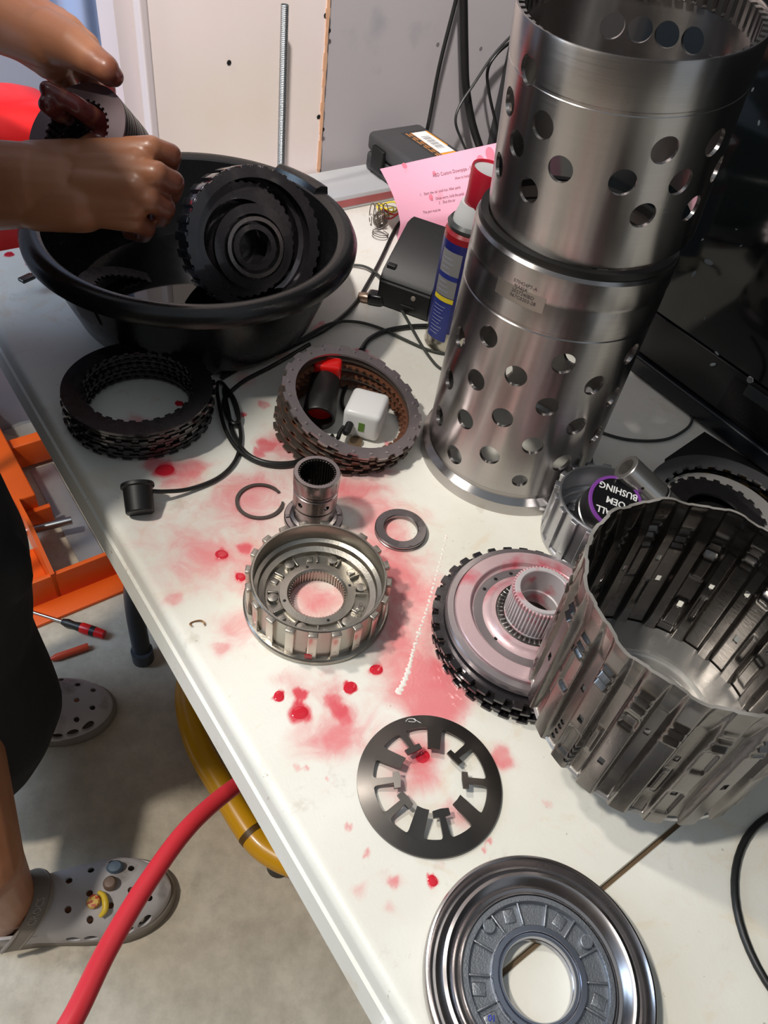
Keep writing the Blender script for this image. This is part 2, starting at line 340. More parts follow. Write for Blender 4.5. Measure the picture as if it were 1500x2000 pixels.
def table_material():
    m, nt, b = nodes('stained_white_table_plastic'); N = nt.nodes; L = nt.links
    tc = N.new('ShaderNodeTexCoord')
    def nz(s, d=4, r=0.55, dist=0.0):
        n = N.new('ShaderNodeTexNoise'); n.inputs['Scale'].default_value = s; n.inputs['Detail'].default_value = d; n.inputs['Roughness'].default_value = r; n.inputs['Distortion'].default_value = dist
        L.new(tc.outputs['Object'], n.inputs['Vector']); return n.outputs['Fac']
    def mr(src, a, b_, c=0.0, d=1.0):
        r = N.new('ShaderNodeMapRange'); r.inputs[1].default_value = a; r.inputs[2].default_value = b_; r.inputs[3].default_value = c; r.inputs[4].default_value = d; r.interpolation_type = 'SMOOTHSTEP'; L.new(src, r.inputs[0]); return r.outputs[0]
    def mix(f, a, b_):
        x = N.new('ShaderNodeMix'); x.data_type = 'RGBA'; L.new(f, x.inputs[0])
        for k, q in ((6, a), (7, b_)):
            if isinstance(q, tuple): x.inputs[k].default_value = q
            else: L.new(q, x.inputs[k])
        return x.outputs[2]
    def math_(op, a, b_):
        x = N.new('ShaderNodeMath'); x.operation = op
        for k, q in ((0, a), (1, b_)):
            if isinstance(q, (int, float)): x.inputs[k].default_value = q
            else: L.new(q, x.inputs[k])
        return x.outputs[0]
    def attr(n): a = N.new('ShaderNodeAttribute'); a.attribute_name = n; return a.outputs['Fac']
    base = mix(mr(nz(6, 6), 0.35, 0.7), S(226, 224, 213), S(238, 236, 228))
    base = mix(mr(nz(28, 6, 0.7), 0.60, 0.75, 0, 0.45), base, S(190, 180, 162))
    base = mix(mr(nz(150, 3, 0.6), 0.70, 0.76, 0, 0.6), base, S(140, 122, 104))
    base = mix(mr(nz(14, 5, 0.7, 1.2), 0.56, 0.7, 0, 0.35), base, S(222, 200, 168))
    wsh = mr(math_('ADD', attr('wash'), math_('MULTIPLY', math_('SUBTRACT', nz(34, 6, 0.62, 0.8), 0.5), 0.9)), 0.05, 0.82)
    c = mix(math_('MULTIPLY', wsh, 0.9), base, S(228, 120, 126))
    edge = math_('ADD', attr('drop'), math_('MULTIPLY', math_('SUBTRACT', nz(60, 3), 0.5), 0.5))
    drp = mr(edge, 0.10, 0.85)
    c = mix(drp, c, mix(mr(attr('drop'), 0.45, 1.0), S(228, 110, 118), S(212, 56, 72)))
    L.new(c, b.inputs['Base Color'])
    rgh = mr(math_('ADD', wsh, drp), 0.1, 0.9, 0.42, 0.10); L.new(rgh, b.inputs['Roughness'])
    bp = N.new('ShaderNodeBump'); bp.inputs['Strength'].default_value = 0.12; bp.inputs['Distance'].default_value = 0.001; L.new(nz(420, 2), bp.inputs['Height']); L.new(bp.outputs[0], b.inputs['Normal'])
    return m
M_['table'] = table_material()
TAB = thing('folding_table', 'white plastic fold-in-half table splashed with red fluid and covered in metal parts', 'table', M=frame(T(0, 0, 0.0), (0, 0, 1), (V.x, V.y, 0)))
def panel(a0, a1, stains, corners):
    # local x = across (v), y = along (a); rounded only at the listed far corners
    st = 0.0026 if stains else 0.012
    nx = int(TW / st); ny = int((a1 - a0) / st); rc = 0.045
    X, Y = np.meshgrid(np.linspace(0, TW, nx + 1), np.linspace(a0, a1, ny + 1))
    X = X.copy(); Y = Y.copy()
    for cx, cy, sx, sy in corners:
        dx = (X - cx) * sx; dy = (Y - cy) * sy; k = (dx > 0) & (dy > 0)
        mxd = np.maximum(dx, dy); h = np.hypot(dx, dy); f = np.where(h > 0, mxd / np.maximum(h, 1e-9), 1)
        X = np.where(k, cx + sx * dx * f, X); Y = np.where(k, cy + sy * dy * f, Y)
    n1 = nx + 1; vs = np.c_[X.ravel(), Y.ravel(), np.full(X.size, 0.74)]
    idx = np.arange(X.size).reshape(ny + 1, n1)
    F = np.c_[idx[:-1, :-1].ravel(), idx[:-1, 1:].ravel(), idx[1:, 1:].ravel(), idx[1:, :-1].ravel()].tolist()
    loop = list(idx[0, :-1]) + list(idx[:-1, -1]) + list(idx[-1, :0:-1]) + list(idx[:0:-1, 0])
    lp = vs[loop]; t = np.roll(lp, -1, 0) - np.roll(lp, 1, 0); nrm = np.c_[t[:, 1], -t[:, 0]]; nrm /= np.linalg.norm(nrm, axis=1)[:, None]
    seam = np.abs(lp[:, 1] - (a0 if stains else a1)) < 1e-6
    V_ = [vs]; prev = loop; base = len(vs)
    for off, z in ((.0035, -.0007), (.0065, -.003), (.008, -.007), (.0098, -.021), (.0125, -.0225), (.0165, -.046), (.0145, -.0475), (.0115, -.045), (.004, -.012)):
        o2 = np.where(seam, off * 0.12, off)
        nv = np.c_[lp[:, 0] + nrm[:, 0] * o2, lp[:, 1] + nrm[:, 1] * o2, np.full(len(lp), 0.74 + z)]
        if z < -.02:    # skirt is notched at the fold
            near = np.abs(lp[:, 1] - (a0 if stains else a1)) < 0.02
            nv[:, 2] = np.where(near, 0.74 - 0.021 + (z + .021) * 0.05, nv[:, 2])
        V_.append(nv); cur = list(range(base, base + len(lp))); base += len(lp)
        L_ = len(cur); F += [(prev[i], cur[i], cur[(i + 1) % L_], prev[(i + 1) % L_]) for i in range(L_)]; prev = cur
    F.append(tuple(prev))
    A = np.vstack(V_); me = bpy.data.meshes.new('tabletop_panel'); me.from_pydata(A.tolist(), [], F); me.materials.append(M_['table'])
    me.shade_smooth(); me.set_sharp_from_angle(angle=0.7)
    o = bpy.data.objects.new('tabletop_panel', me); COL.objects.link(o); o.parent = TAB
    dr = np.zeros(len(A)); wa = np.zeros(len(A))
    if stains:
        for px, py, r, d, wv in STAIN:
            c = P(px, py, 0.74); rr = (P(px + r, py, 0.74) - c).length; a_, v_ = tuv(c)
            ang = rng.random() * 6.28; el = 1.0 + 0.35 * rng.random(); ca, sa = math.cos(ang), math.sin(ang)
            X0 = A[:, 0] - v_; Y0 = A[:, 1] - a_; k = (np.abs(X0) < rr * 4) & (np.abs(Y0) < rr * 4)
            dx = (X0[k] * ca + Y0[k] * sa) * el; dy = (-X0[k] * sa + Y0[k] * ca) / el ** 0.5
            th = np.arctan2(dy, dx); q = np.hypot(dx, dy) / rr * (1 + 0.12 * np.sin(3 * th + ang) + 0.07 * np.sin(5 * th + 2 * ang))
            dr[k] = np.maximum(dr[k], d * np.clip((1.2 - q) / 0.45, 0, 1)); wa[k] = 1 - (1 - wa[k]) * (1 - wv * np.clip((1.9 - q) / 1.4, 0, 1))
    for nme, arr in (('drop', dr), ('wash', wa)):
        at = me.attributes.new(nme, 'FLOAT', 'POINT'); at.data.foreach_set('value', arr.astype(np.float32))
    return o
rc = 0.045
panel(0.0025, TL, True, [(rc, TL - rc, -1, 1), (TW - rc, TL - rc, 1, 1)])
panel(-TL, -0.0025, False, [(rc, -TL + rc, -1, -1), (TW - rc, -TL + rc, 1, -1)])
m_leg = mat('grey_table_leg', S(74, 80, 88), 0.4, 0.3, 0.1, 30)
for a_, vv in ((0.72, 0.085), (0.72, 0.755), (-0.72, 0.085), (-0.72, 0.755)):
    s_ = 1 if a_ > 0 else -1
    b = MB(); b.tube([(vv + .02, a_ - .06 * s_, 0.715), (vv + .005, a_ + .02 * s_, 0.40), (vv, a_ + .10 * s_, 0.16), (vv - .010, a_ + .075 * s_, 0.012)], 0.0165, 16, 6); b.lathe([(0, 0), (.020, 0), (.020, .03), (0, .03)], 16, M=Matrix.Translation((vv - .010, a_ + .075 * s_, 0)))
    b.build('leg', m_leg, TAB)
for a_ in (0.70, -0.70):
    b = MB(); b.tube([(0.09, a_, 0.50), (0.75, a_, 0.50)], 0.011, 12, 0); b.build('leg_crossbar', m_leg, TAB)
b = MB(); b.box((0.03, -0.012, 0.722), (TW - 0.03, 0.012, 0.735)); b.build('hinge_strip', mat('brown_dirty_hinge', S(116, 96, 74), 0.6, 0.3, 0.3, 60), TAB, smooth=False)
# thick drops of fluid still standing on the plastic
b = MB()
for px, py, r in ((545, 1360, 11), (684, 1343, 13), (826, 1478, 13), (586, 1392, 15), (350, 788, 8), (845, 1720, 10), (735, 1308, 12), (433, 1083, 12), (18, 497, 9), (470, 1127, 10), (322, 918, 17)):
    c = P(px, py, 0.74); rr = (P(px + r, py, 0.74) - c).length
    b.lathe([(0, .0005), (rr * .5, .00046), (rr * .8, .0003), (rr * .95, .00012), (rr, .00003)], 28, M=Matrix.Translation((c.x, c.y, 0.74)) @ Matrix.Rotation(random.random() * 6, 4, 'Z') @ Matrix.Diagonal((1.1, 0.92, 1, 1)))
o = b.build('transmission_fluid', mat('red_fluid', S(206, 40, 56), 0.05, 0, spec=0.5)); o['kind'] = 'stuff'; tag(o, 'standing drops of red transmission fluid scattered over the white table', 'fluid')

b = MB(); pts = [(872, 1046), (862, 1090), (848, 1140), (834, 1190), (818, 1236), (806, 1275), (800, 1300), (790, 1330), (778, 1352)]; qs = crom([P(x, y, ZT_) for x, y in pts for ZT_ in (0.74,)], 6)
for k, q in enumerate(qs):
    rr = .0012 + .0007 * mnoise.noise((k * .9, 0, 0)) + (.0005 if k > 36 else 0); b.lathe([(0, .0004), (rr * .7, .0003), (rr, .00002)], 12, M=Matrix.Translation(q) @ Matrix.Rotation(k * 1.3, 4, 'Z') @ Matrix.Diagonal((1.7, 1, 1, 1)))
o = b.build('wet_streak', mat('pale_wet_streak', S(240, 232, 226), .12)); o['kind'] = 'stuff'; tag(o, 'pale wet streak running down the table between the thrust bearing and the spoked plate', 'fluid')

# ================================================================ machined parts on the table
ZT = 0.74
def plate_mesh(name, ro, ri, th, m, outN=0, outD=0.003, outDuty=0.5, inN=0, inD=0.003, inDuty=0.5, n=480, ph=0.0):
    b = MB()
    fo = (lambda t: ro + (outD if step(t, outN, outDuty, ph) else 0)) if outN else (lambda t: ro)
    fi = (lambda t: ri - (inD if step(t, inN, inDuty, ph) else 0)) if inN else (lambda t: ri)
    b.plate(fo, fi, 0, th, n); return b.mesh(name, m, ang=0.4)
def put(name, me, M=None, loc=None, parent=None):
    o = bpy.data.objects.new(name, me); COL.objects.link(o)
    if parent is not None: o.parent = parent
    if M is not None: o.matrix_world = M
    if loc is not None: o.location = loc
    return o
def cyl_hit(px, py, M, R, far=False):
    Mi = M.inverted(); o = Mi @ CAMP; d = (Mi.to_3x3() @ ray(px, py))
    a = d.x ** 2 + d.y ** 2; bq = o.x * d.x + o.y * d.y; c = o.x ** 2 + o.y ** 2 - R * R
    q = max(bq * bq - a * c, 0.0); t = (-bq + (1 if far else -1) * math.sqrt(q)) / a; h = o + d * t
    return math.atan2(h.y, h.x), h.z
def cut_holes(o, holes, rin, rout, r0):
    c = MB()
    for th, z, *rr in holes:
        r = rr[0] if rr else r0
        m = Matrix.Rotation(th, 4, 'Z') @ Matrix.Translation((rin, 0, z)) @ Matrix.Rotation(PI / 2, 4, 'Y')
        c.lathe([(0, 0), (r, 0), (r, rout - rin), (0, rout - rin)], 40, M=m)
    return boolcut(o, c)
def shell(prof, n=192): b = MB(); b.lathe(prof, n, closed=True); return b
def vgrid(pairs, k=7):       # subdivide long vertical runs for cleaner shading after cutting
    out = []
    for (r0, z0), (r1, z1) in zip(pairs[:-1], pairs[1:]):
        m = max(1, int(abs(z1 - z0) / 0.02)); out += [(r0 + (r1 - r0) * i / m, z0 + (z1 - z0) * i / m) for i in range(m)]
    return out + [pairs[-1]]

# --- lower perforated cylinder
ML = Matrix.Translation((0.1198, 0.6454, ZT))
LOWER = thing('perforated_drum', 'wide perforated aluminium cylinder standing on the table, the lower of two stacked', 'metal cylinder', M=ML)
HL = 0.2634
prof = vgrid([(.0949, 0), (.0949, .005), (.0942, .013), (.0895, .0165), (.0876, .018), (.0876, .0225), (.0888, .024), (.0884, .028), (.0880, .207), (.0873, .208), (.0873, .210), (.0884, .211), (.0884, .232), (.0876, .235), (.0876, .2385), (.0886, .241), (.0886, .2605), (.0868, .2634), (.0838, .2634), (.0828, .262), (.0828, .250), (.0846, .246), (.0846, .014), (.0800, .012), (.0800, 0), (.0949, 0)])[:-1]
body = shell(prof).build('cylinder_body', M_['alu_turned'], LOWER)
hp = [(898, 659), (953, 657), (1101, 711), (1162, 753), (1234, 692), (877, 740), (929, 742), (1007, 735), (1069, 795), (1198, 775), (858, 812), (908, 819), (981, 816), (1126, 833), (1165, 849), (1041, 871), (887, 888), (956, 889), (1098, 904)]
front = [cyl_hit(x, y, ML, .0882) for x, y in hp] + [cyl_hit(1015, 939, ML, .0882) + (.0078,)]
back = [((h[0] + PI + 0.11), h[1] + 0.004) for h in front if True]
keep = list(front)
for h in back:
    if all(abs(((h[0] - g[0] + PI) % (2 * PI)) - PI) * .0882 > .024 or abs(h[1] - g[1]) > .024 for g in keep): keep.append(h)
cut_holes(body, keep, 0.070, 0.105, 0.0104)
b = MB(); b.lathe([(.0829, .2475), (.0829, .2625), (.0850, .2625), (.0850, .2475)], 128, closed=True); b.build('recess_shade_ring', M_['black_rubber'], LOWER)  # added black ring painting the shade inside the recess
b = MB(); b.lathe([(.0790, .2625), (.0858, .2625), (.0862, .2640), (.0858, .2690), (.0790, .2690)], 128, closed=True); b.build('gap_shade_ring', M_['black_rubber'], LOWER)  # added black band imitating the dark gap below the upper cylinder
# etched patch and code (the square code itself is left out)
thq, zq = cyl_hit(1022, 570, ML, .0884)
def wrap(vs, th0, z0, R, lift=0.00015, rot=0.0, mirror=1):
    out = []
    for v in vs:
        x = v[0] * math.cos(rot) - v[1] * math.sin(rot); y = v[0] * math.sin(rot) + v[1] * math.cos(rot); t = th0 + x / R; r = R + lift + v[2]
        out.append((r * math.cos(t), r * math.sin(t), z0 + y))
    return out
def rectgrid(x0, x1, y0, y1, n=14, z=0.0):
    vs = [(x0 + (x1 - x0) * i / n, y, z) for y in (y0, y1) for i in range(n + 1)]; fs = [(i, i + 1, n + 2 + i, n + 1 + i) for i in range(n)]; return vs, fs
b = MB(); vs, fs = rectgrid(-.026, .020, -.0125, .0105); b.add(wrap(vs, thq, zq, .0884, .0001), fs); b.build('etched_patch', mat('etched_dull_patch', S(192, 187, 182), 0.40, 1.0, 0.05, 200), LOWER)
b = MB()
for i, (tx, xo) in enumerate((('070424P7-A', .0), ('9JABJA', -.003), ('2027240BD', .0), ('067C0203-28', .001))):
    vs, fs = text_mb(tx, 0.0043, 0.00003); b.add(wrap([(v[0] + xo, v[1] + .0062 - i * .0043, v[2]) for v in vs], thq, zq, .0884, .00025), fs)
b.build('etched_code', M_['dark_ink'], LOWER)

# --- upper perforated cylinder, seated crooked in the lower one
ax = Vector((-0.093, -0.118, 1)).normalized(); MU = frame(Vector((0.1259, 0.6492, 1.0217)) - ax * 0.0015, ax, (1, 0, 0))
UPPER = thing('perforated_drum', 'shiny perforated cylinder with inner splines round its open top, seated on the lower one', 'metal cylinder', M=MU)
HU = 0.152
prof = vgrid([(.0845, 0), (.0858, .0015), (.0863, .004), (.0863, .117), (.0859, .1175), (.0859, .1195), (.0868, .1205), (.0868, .1505), (.0862, HU), (.0850, HU), (.0843, .1505), (.0843, .132), (.0836, .131), (.0836, .004), (.0830, 0), (.0845, 0)])[:-1]
body = shell(prof).build('cylinder_body', M_['alu_turned'], UPPER)
hp = [(1059, 245), (1094, 331), (1031, 372), (1216, 357), (1299, 294), (1256, 421), (1330, 356), (1398, 279), (1401, 330), (1351, 407), (1033, 137), (995, 198), (1008, 281), (974, 323)]
keep = [cyl_hit(x, y, MU, .0863) for x, y in hp] + [cyl_hit(x, y, MU, .0836, True) for x, y in ((1196, 51), (1250, 58), (1303, 68), (1353, 80))]
for h in [(g[0] + PI + .2, g[1] - .004) for g in keep[:10]]:
    if all(abs(((h[0] - g[0] + PI) % (2 * PI)) - PI) * .0863 > .026 or abs(h[1] - g[1]) > .026 for g in keep): keep.append(h)
keep = [h for h in keep if .012 < h[1] < .128]
cut_holes(body, keep, 0.070, 0.1, 0.0098)
NT = 56; m_spl = mat('broached_aluminium', S(176, 174, 172), 0.3, 1.0, 0.1, 60)
b = MB(); b.box((.0800, -.0023, .1325), (.0850, .0023, .1495)); b.box((.0803, -.0031, .1312), (.0846, .0031, .1330)); tme = b.mesh('spline_tooth', m_spl, smooth=False)
for k in range(NT): o = put('spline_tooth', tme, parent=UPPER); o.rotation_euler = (0, 0, 2 * PI * k / NT)

# --- left stack of dark clutch plates
ORD = ['topmost', 'second', 'third', 'fourth', 'fifth', 'sixth', 'seventh', 'eighth', 'ninth', 'tenth', 'eleventh', 'twelfth', 'thirteenth']
pf = plate_mesh('friction_plate', .0735, .0555, .0026, M_['friction_oil'], inN=36, inD=.0028)
ps = plate_mesh('steel_plate', .0725, .0555, .0024, M_['steel_dark'], outN=30, outD=.0030, outDuty=.6)
pt = plate_mesh('clutch_plate', .0742, .0560, .0030, M_['steel_dark'], inN=30, inD=.0022, inDuty=.55)
CL = P(0, 0, ZT); cL = Vector((-0.2745, 0.6035, ZT))
for k in range(12):
    top = k == 11; z = ZT + .0006 + k * .0037
    o = put('clutch_plate', pt if top else (pf if k % 2 else ps), loc=(cL.x + .0012 * math.sin(k * 2.1) + .0006 * k, cL.y - .0008 * k + .001 * math.cos(k * 1.3), z)); o.rotation_euler = (0.001 * math.sin(k), 0.001 * math.cos(k), k * 0.37)
    tag(o, 'topmost flat dark plate of the ring stack at the left table edge' if top else 'oil-blackened toothed plate, %s from the top of the left ring stack' % ORD[11 - k], 'clutch plate', 'clutch plates in the left stack')

# --- tilted fan of plates in the middle
nM = Vector((0.28, -0.069, 0.957)); cM = Vector((-0.0516, 0.6344, 0.7870)); RM = .0762
pf2 = plate_mesh('friction_plate', .0735, .0622, .0024, M_['friction'], inN=44, inD=.0030)
ps2 = plate_mesh('steel_plate', .0745, .0640, .0022, M_['steel_rust'], outN=26, outD=.0034, outDuty=.55)
b = MB(); b.plate(lambda t: .0750 + (.0032 if step(t, 22, .5) else 0), lambda t: .0642, 0, .0026, 528)
for k in range(24):
    t = 2 * PI * k / 24; b.lathe([(.0017, .0026), (.0014, .0038), (0, .0042)], 10, M=Matrix.Translation((.0716 * math.cos(t), .0716 * math.sin(t), 0)))
ptm = b.mesh('dimpled_plate', M_['steel_plate'], ang=0.4)
low = Vector((1, -.25, 0)).normalized()
NPM = 8
for k in range(NPM):
    f = k / (NPM - 1); tl = math.asin(0.285) * (0.05 + 0.95 * f); n = Vector((0.971 * math.sin(tl), -0.239 * math.sin(tl), math.cos(tl)))
    d0 = Vector((0.971 * math.cos(tl), -0.239 * math.cos(tl), -math.sin(tl)))
    edge = Vector((-0.0516 + .0762 * .932 - .0035 * (1 - f), 0.6344 - .0762 * .23 + .004 * (1 - f), ZT + .0008 + k * .0027))
    c = edge - d0 * .0775
    m = frame(c, n, (1, .2 * k, 0))
    o = put('clutch_plate', ptm if k == NPM - 1 else (pf2 if k % 2 else ps2), M=m)
    tag(o, 'dimpled steel clutch plate lying on top of the tilted ring stack by the charger' if k == NPM - 1 else ('brown friction plate with inner teeth, %s from the top of the tilted middle stack' % ORD[NPM - 1 - k] if k % 2 else 'lugged steel plate, %s from the top of the tilted middle stack' % ORD[NPM - 1 - k]), 'clutch plate', 'clutch plates in the middle stack')

# --- ribbed clutch drums
def ribbed_drum(name, label, c, Rb, Rw, H, zf, hole, m, nr, flange=True, rim_teeth=0, M=None, fm=None):
    t = thing(name, label, 'clutch drum', M=M or Matrix.Translation(c))
    Ri = Rw - .0028; b = MB()
    pr = [(hole, 0), (Rb - .001, 0), (Rb, .001), (Rb, .0048), (Rb - .0012, .006), (Rw + .0008, .0065), (Rw, .0085), (Rw, H - .001), (Rw - .0008, H), (Ri + .0005, H), (Ri, H - .001), (Ri, zf + .012), (Ri - .0035, zf + .0105), (Ri - .0045, zf + .006), (Ri - .0095, zf + .0045), (Ri - .0105, zf), (hole + .0085, zf), (hole + .008, zf + .003), (hole + .0015, zf + .0035), (hole, zf + .002)]
    b.lathe(pr, 144, closed=True); b.build('drum_body', m, t)
    rb = MB(); rb.box((Rw - .0006, -.0038, .0055), (Rw + .0036, .0038, H - .0035), bev=.0006); rb.box((Rw + .0034, -.0010, .012), (Rw + .0038, .0010, .0145)); rme = rb.mesh('rib', fm or m, ang=.5)
    for k in range(nr):
        o = put('rib', rme, parent=t); o.rotation_euler = (0, 0, 2 * PI * (k + .35) / nr)
    lme = MB().box((Rw - .001, -.004, H - .0045), (Rw + .0042, .004, H - .0008), bev=.0006).mesh('rim_lug', m)
    for k in range(nr): o = put('rim_lug', lme, parent=t); o.rotation_euler = (0, 0, 2 * PI * (k + .35) / nr)
    L0, L1 = hole + .0088, Ri - .012
    wme = MB().box((L0, -.0011, zf - .0005), (L1, .0011, zf + .0042), bev=.0007).mesh('floor_web', m)
    bme = MB().lathe([(0, 0), (.0048, 0), (.0044, .0050), (.0016, .0056), (0, .0056)], 20, M=Matrix.Translation(((L0 + L1) / 2, .0062, zf - .0005))).mesh('floor_boss', m)
    pme = MB().box((L0 + .002, .004, zf - .0005), (L1 - .001, .0095, zf + .0018), bev=.0006).mesh('floor_pad', m)
    for k in range(12):
        for nm_, me_ in (('floor_web', wme), ('floor_boss', bme) if k % 2 == 0 else ('floor_pad', pme)): o = put(nm_, me_, parent=t); o.rotation_euler = (0, 0, 2 * PI * k / 12 + .2)
    b = MB(); ns = 54
    for k in range(ns):
        mt = Matrix.Rotation(2 * PI * k / ns, 4, 'Z'); b.box((hole - .0012, -.0006, .001), (hole + .0005, .0006, zf + .001), mt)
    b.build('bore_spline', m, t, smooth=False)
    b = MB()
    for k in range(4):
        a = 2 * PI * k / 4 + .5; b.lathe([(.0014, 0), (.0010, .0002), (0, .0002)], 12, M=Matrix.Translation(((hole + .0048) * math.cos(a), (hole + .0048) * math.sin(a), zf + .0034)))
    b.build('oil_hole', M_['screw_dark'], t)
    return t
m_cd = mat('machined_cast_aluminium', S(168, 163, 154), 0.3, 0.95, 0.08, 40, bump=0.12, bs=700, rv=0.06)
m_cdr = mat('milled_aluminium_rib', S(196, 188, 178), 0.26, 1.0, 0.08, 60)
CD = ribbed_drum('clutch_drum', 'open silver clutch drum with ribbed wall lying in the middle of the pink splashes', (-0.0445, 0.4010, ZT), .0642, .0582, .0405, .011, .0250, m_cd, 20, fm=m_cdr)
for k, (px, py) in enumerate(((603, 1275),)):
    pass
b = MB(); thr, _z = cyl_hit(603, 1272, CD.matrix_world, .060); b.box((.0616, -.003, .0075), (.0624, .003, .0125), Matrix.Rotation(thr, 4, 'Z')); b.build('fluid_mark', mat('red_fluid_mark', S(176, 20, 36), .12), CD)
vs, fs = text_mb('FOMO', .0045, .0001); b = MB(); b.add(vs, fs, Matrix.Rotation(-.25, 4, 'Z') @ Matrix.Translation((.0395, 0, .0159)) @ Matrix.Rotation(PI / 2, 4, 'Z')); b.build('stamped_mark', M_['dark_ink'], CD)
m_cd2 = mat('pale_cast_aluminium', S(184, 184, 188), 0.34, 0.9, 0.06, 40, bump=0.1, bs=700, rv=0.06)
RD = ribbed_drum('clutch_drum', 'pale ribbed clutch drum behind the big corrugated drum, holding the bushing tool', None, .0505, .0480, .058, .018, .016, m_cd2, 18, M=Matrix.Translation((.2085, .5375, ZT)), fm=m_cd2)

# --- splined shaft hub
SH = thing('splined_hub', 'upright hollow steel hub with inner splines standing behind the silver clutch drum', 'hub', (-0.0662, 0.4965, ZT))
prof = vgrid([(.0158, 0), (.0275, 0), (.0284, .0008), (.0284, .0062), (.0276, .007), (.0232, .0072), (.0225, .0095), (.0196, .0105), (.0190, .013), (.0190, .021), (.0205, .0225), (.0205, .0262), (.0192, .0266), (.0192, .0278), (.0208, .0284), (.0208, .0445), (.0196, .045), (.0196, .0466), (.0206, .047), (.0206, .0485), (.0196, .049), (.0196, .0502), (.0214, .051), (.0216, .064), (.0209, .066), (.0174, .066), (.0170, .0652), (.0170, .004), (.0158, 0)])[:-1]
o = shell(prof, 96).build('hub_body', M_['steel'], SH)
cut_holes(o, [cyl_hit(587, 972, SH.matrix_world, .0208)[:1] + (.0365,), cyl_hit(639, 986, SH.matrix_world, .0208)[:1] + (.0365,), (2.2, .0365), (1.0, .0365)], .012, .03, .0027)
b = MB()
for k in range(36):
    b.box((.0156, -.0006, .004), (.0172, .0006, .0648), Matrix.Rotation(2 * PI * k / 36, 4, 'Z'))
b.build('bore_spline', M_['steel_black'], SH, smooth=False)
b = MB(); b.lathe([(.0192, .0266), (.0207, .0268), (.0207, .0277), (.0192, .0279)], 72, closed=True); b.build('seal_ring', M_['black_rubber'], SH)
b = MB()
for k in range(8): b.box((.0228, -.0016, .0068), (.0272, .0016, .0082), Matrix.Rotation(2 * PI * k / 8 + .3, 4, 'Z'), bev=.0005)
b.build('flange_lugs', M_['steel'], SH)

b = MB(); c = P(395, 1222, ZT); b.tube([c + Vector((.006 * math.cos(q * .5) - .004, .0035 * math.sin(q * .55), .0015 + .001 * math.sin(q))) for q in range(9)], .0007, 6, 4)
o = b.build('metal_shaving', mat('brown_shaving', S(150, 108, 70), .4, .6)); tag(o, 'tiny brown curled shaving near the left table edge', 'shaving')

# --- snap ring and thrust washer
c = Vector((-0.1215, 0.5070, ZT)); g0 = P(549, 966, ZT); ag = math.atan2(g0.y - c.y, g0.x - c.x)
b = MB(); n = 90; vs = []; fs = []
for k in range(n + 1):
    t = ag + .10 + (2 * PI - .62) * k / n; q = .00160 * (1 if 3 < k < n - 3 else .8)
    for r, z in ((.0222 - q, .0004), (.0222 + q, .0004), (.0222 + q, .0024), (.0222 - q, .0024)): vs.append((r * math.cos(t), r * math.sin(t), z))
for k in range(n):
    for i in range(4): fs.append((4 * k + i, 4 * k + (i + 1) % 4, 4 * k + 4 + (i + 1) % 4, 4 * k + 4 + i))
fs += [(3, 2, 1, 0), tuple(4 * n + i for i in range(4))]
b.add(vs, fs); o = b.build('snap_ring', M_['steel_black'], loc=c, ang=.5); tag(o, 'thin open dark snap ring lying left of the splined hub', 'snap ring')
WS = thing('thrust_washer', 'flat round steel thrust bearing with a wide hole lying alone right of the hub', 'washer', (0.0190, 0.5015, ZT))
b = MB(); b.lathe([(.0170, .0002), (.0250, .0002), (.0254, .0006), (.0254, .0022), (.0248, .0026), (.0170, .0026)], 96, closed=True); b.build('lower_race', M_['steel'], WS)
b = MB(); b.lathe([(.0172, .0026), (.0240, .0026), (.0240, .0036), (.0172, .0036)], 96, closed=True); b.build('bearing_gap', M_['steel_black'], WS)
b = MB(); b.lathe([(.0164, .0036), (.0250, .0036), (.0254, .0040), (.0254, .0056), (.0247, .0062), (.0172, .0062), (.0164, .0054)], 96, closed=True); b.build('upper_race', M_['steel'], WS)

# --- spoked reaction plate
SPc = Vector((0.0704, 0.2550, ZT + .0004))
SP = thing('spoked_plate', 'thin black round plate with straight and T-shaped spokes lying on the table', 'plate', SPc)
b = MB(); b.plate(lambda t: .0552, lambda t: .0434, 0, .0022, 192)
dish = lambda bb: setattr(bb, 'v', [(x, y, z + .235 * (.0552 - math.hypot(x, y))) for x, y, z in bb.v]); dish(b); o = b.build('outer_ring', M_['steel_black'], SP)
sp = [('W', 450, 480), ('T', 600, 330), ('W', 830, 330), ('T', 1000, 490), ('T', 1060, 680), ('W', 1090, 910), ('T', 900, 1000), ('W', 690, 1080), ('T', 520, 900), ('T', 400, 680)]
for kd, x, y in sp:
    q = P(660 + x / 4.412, 1370 + y / 4.412, ZT + .008) - SPc; th = math.atan2(q.y, q.x); mt = Matrix.Rotation(th, 4, 'Z'); b = MB()
    if kd == 'W': poly = [(.0236, -.0046), (.0406, -.0056), (.0424, -.0062), (.0433, -.0078), (.0442, -.0078), (.0446, 0), (.0442, .0078), (.0433, .0078), (.0424, .0062), (.0406, .0056), (.0236, .0046), (.0240, 0)]
    else: poly = [(.0238, -.0062), (.0284, -.0064), (.0286, -.0022), (.0408, -.0028), (.0424, -.0034), (.0433, -.0050), (.0442, -.0050), (.0446, 0), (.0442, .0050), (.0433, .0050), (.0424, .0034), (.0408, .0028), (.0286, .0022), (.0284, .0064), (.0238, .0062), (.0233, 0)]
    b.prism(poly, -.0001, .00225, mt); dish(b); b.build('spoke', M_['steel_black'], SP, ang=.3)
b = MB(); q = P(808, 1406, ZT + .0058) - SPc
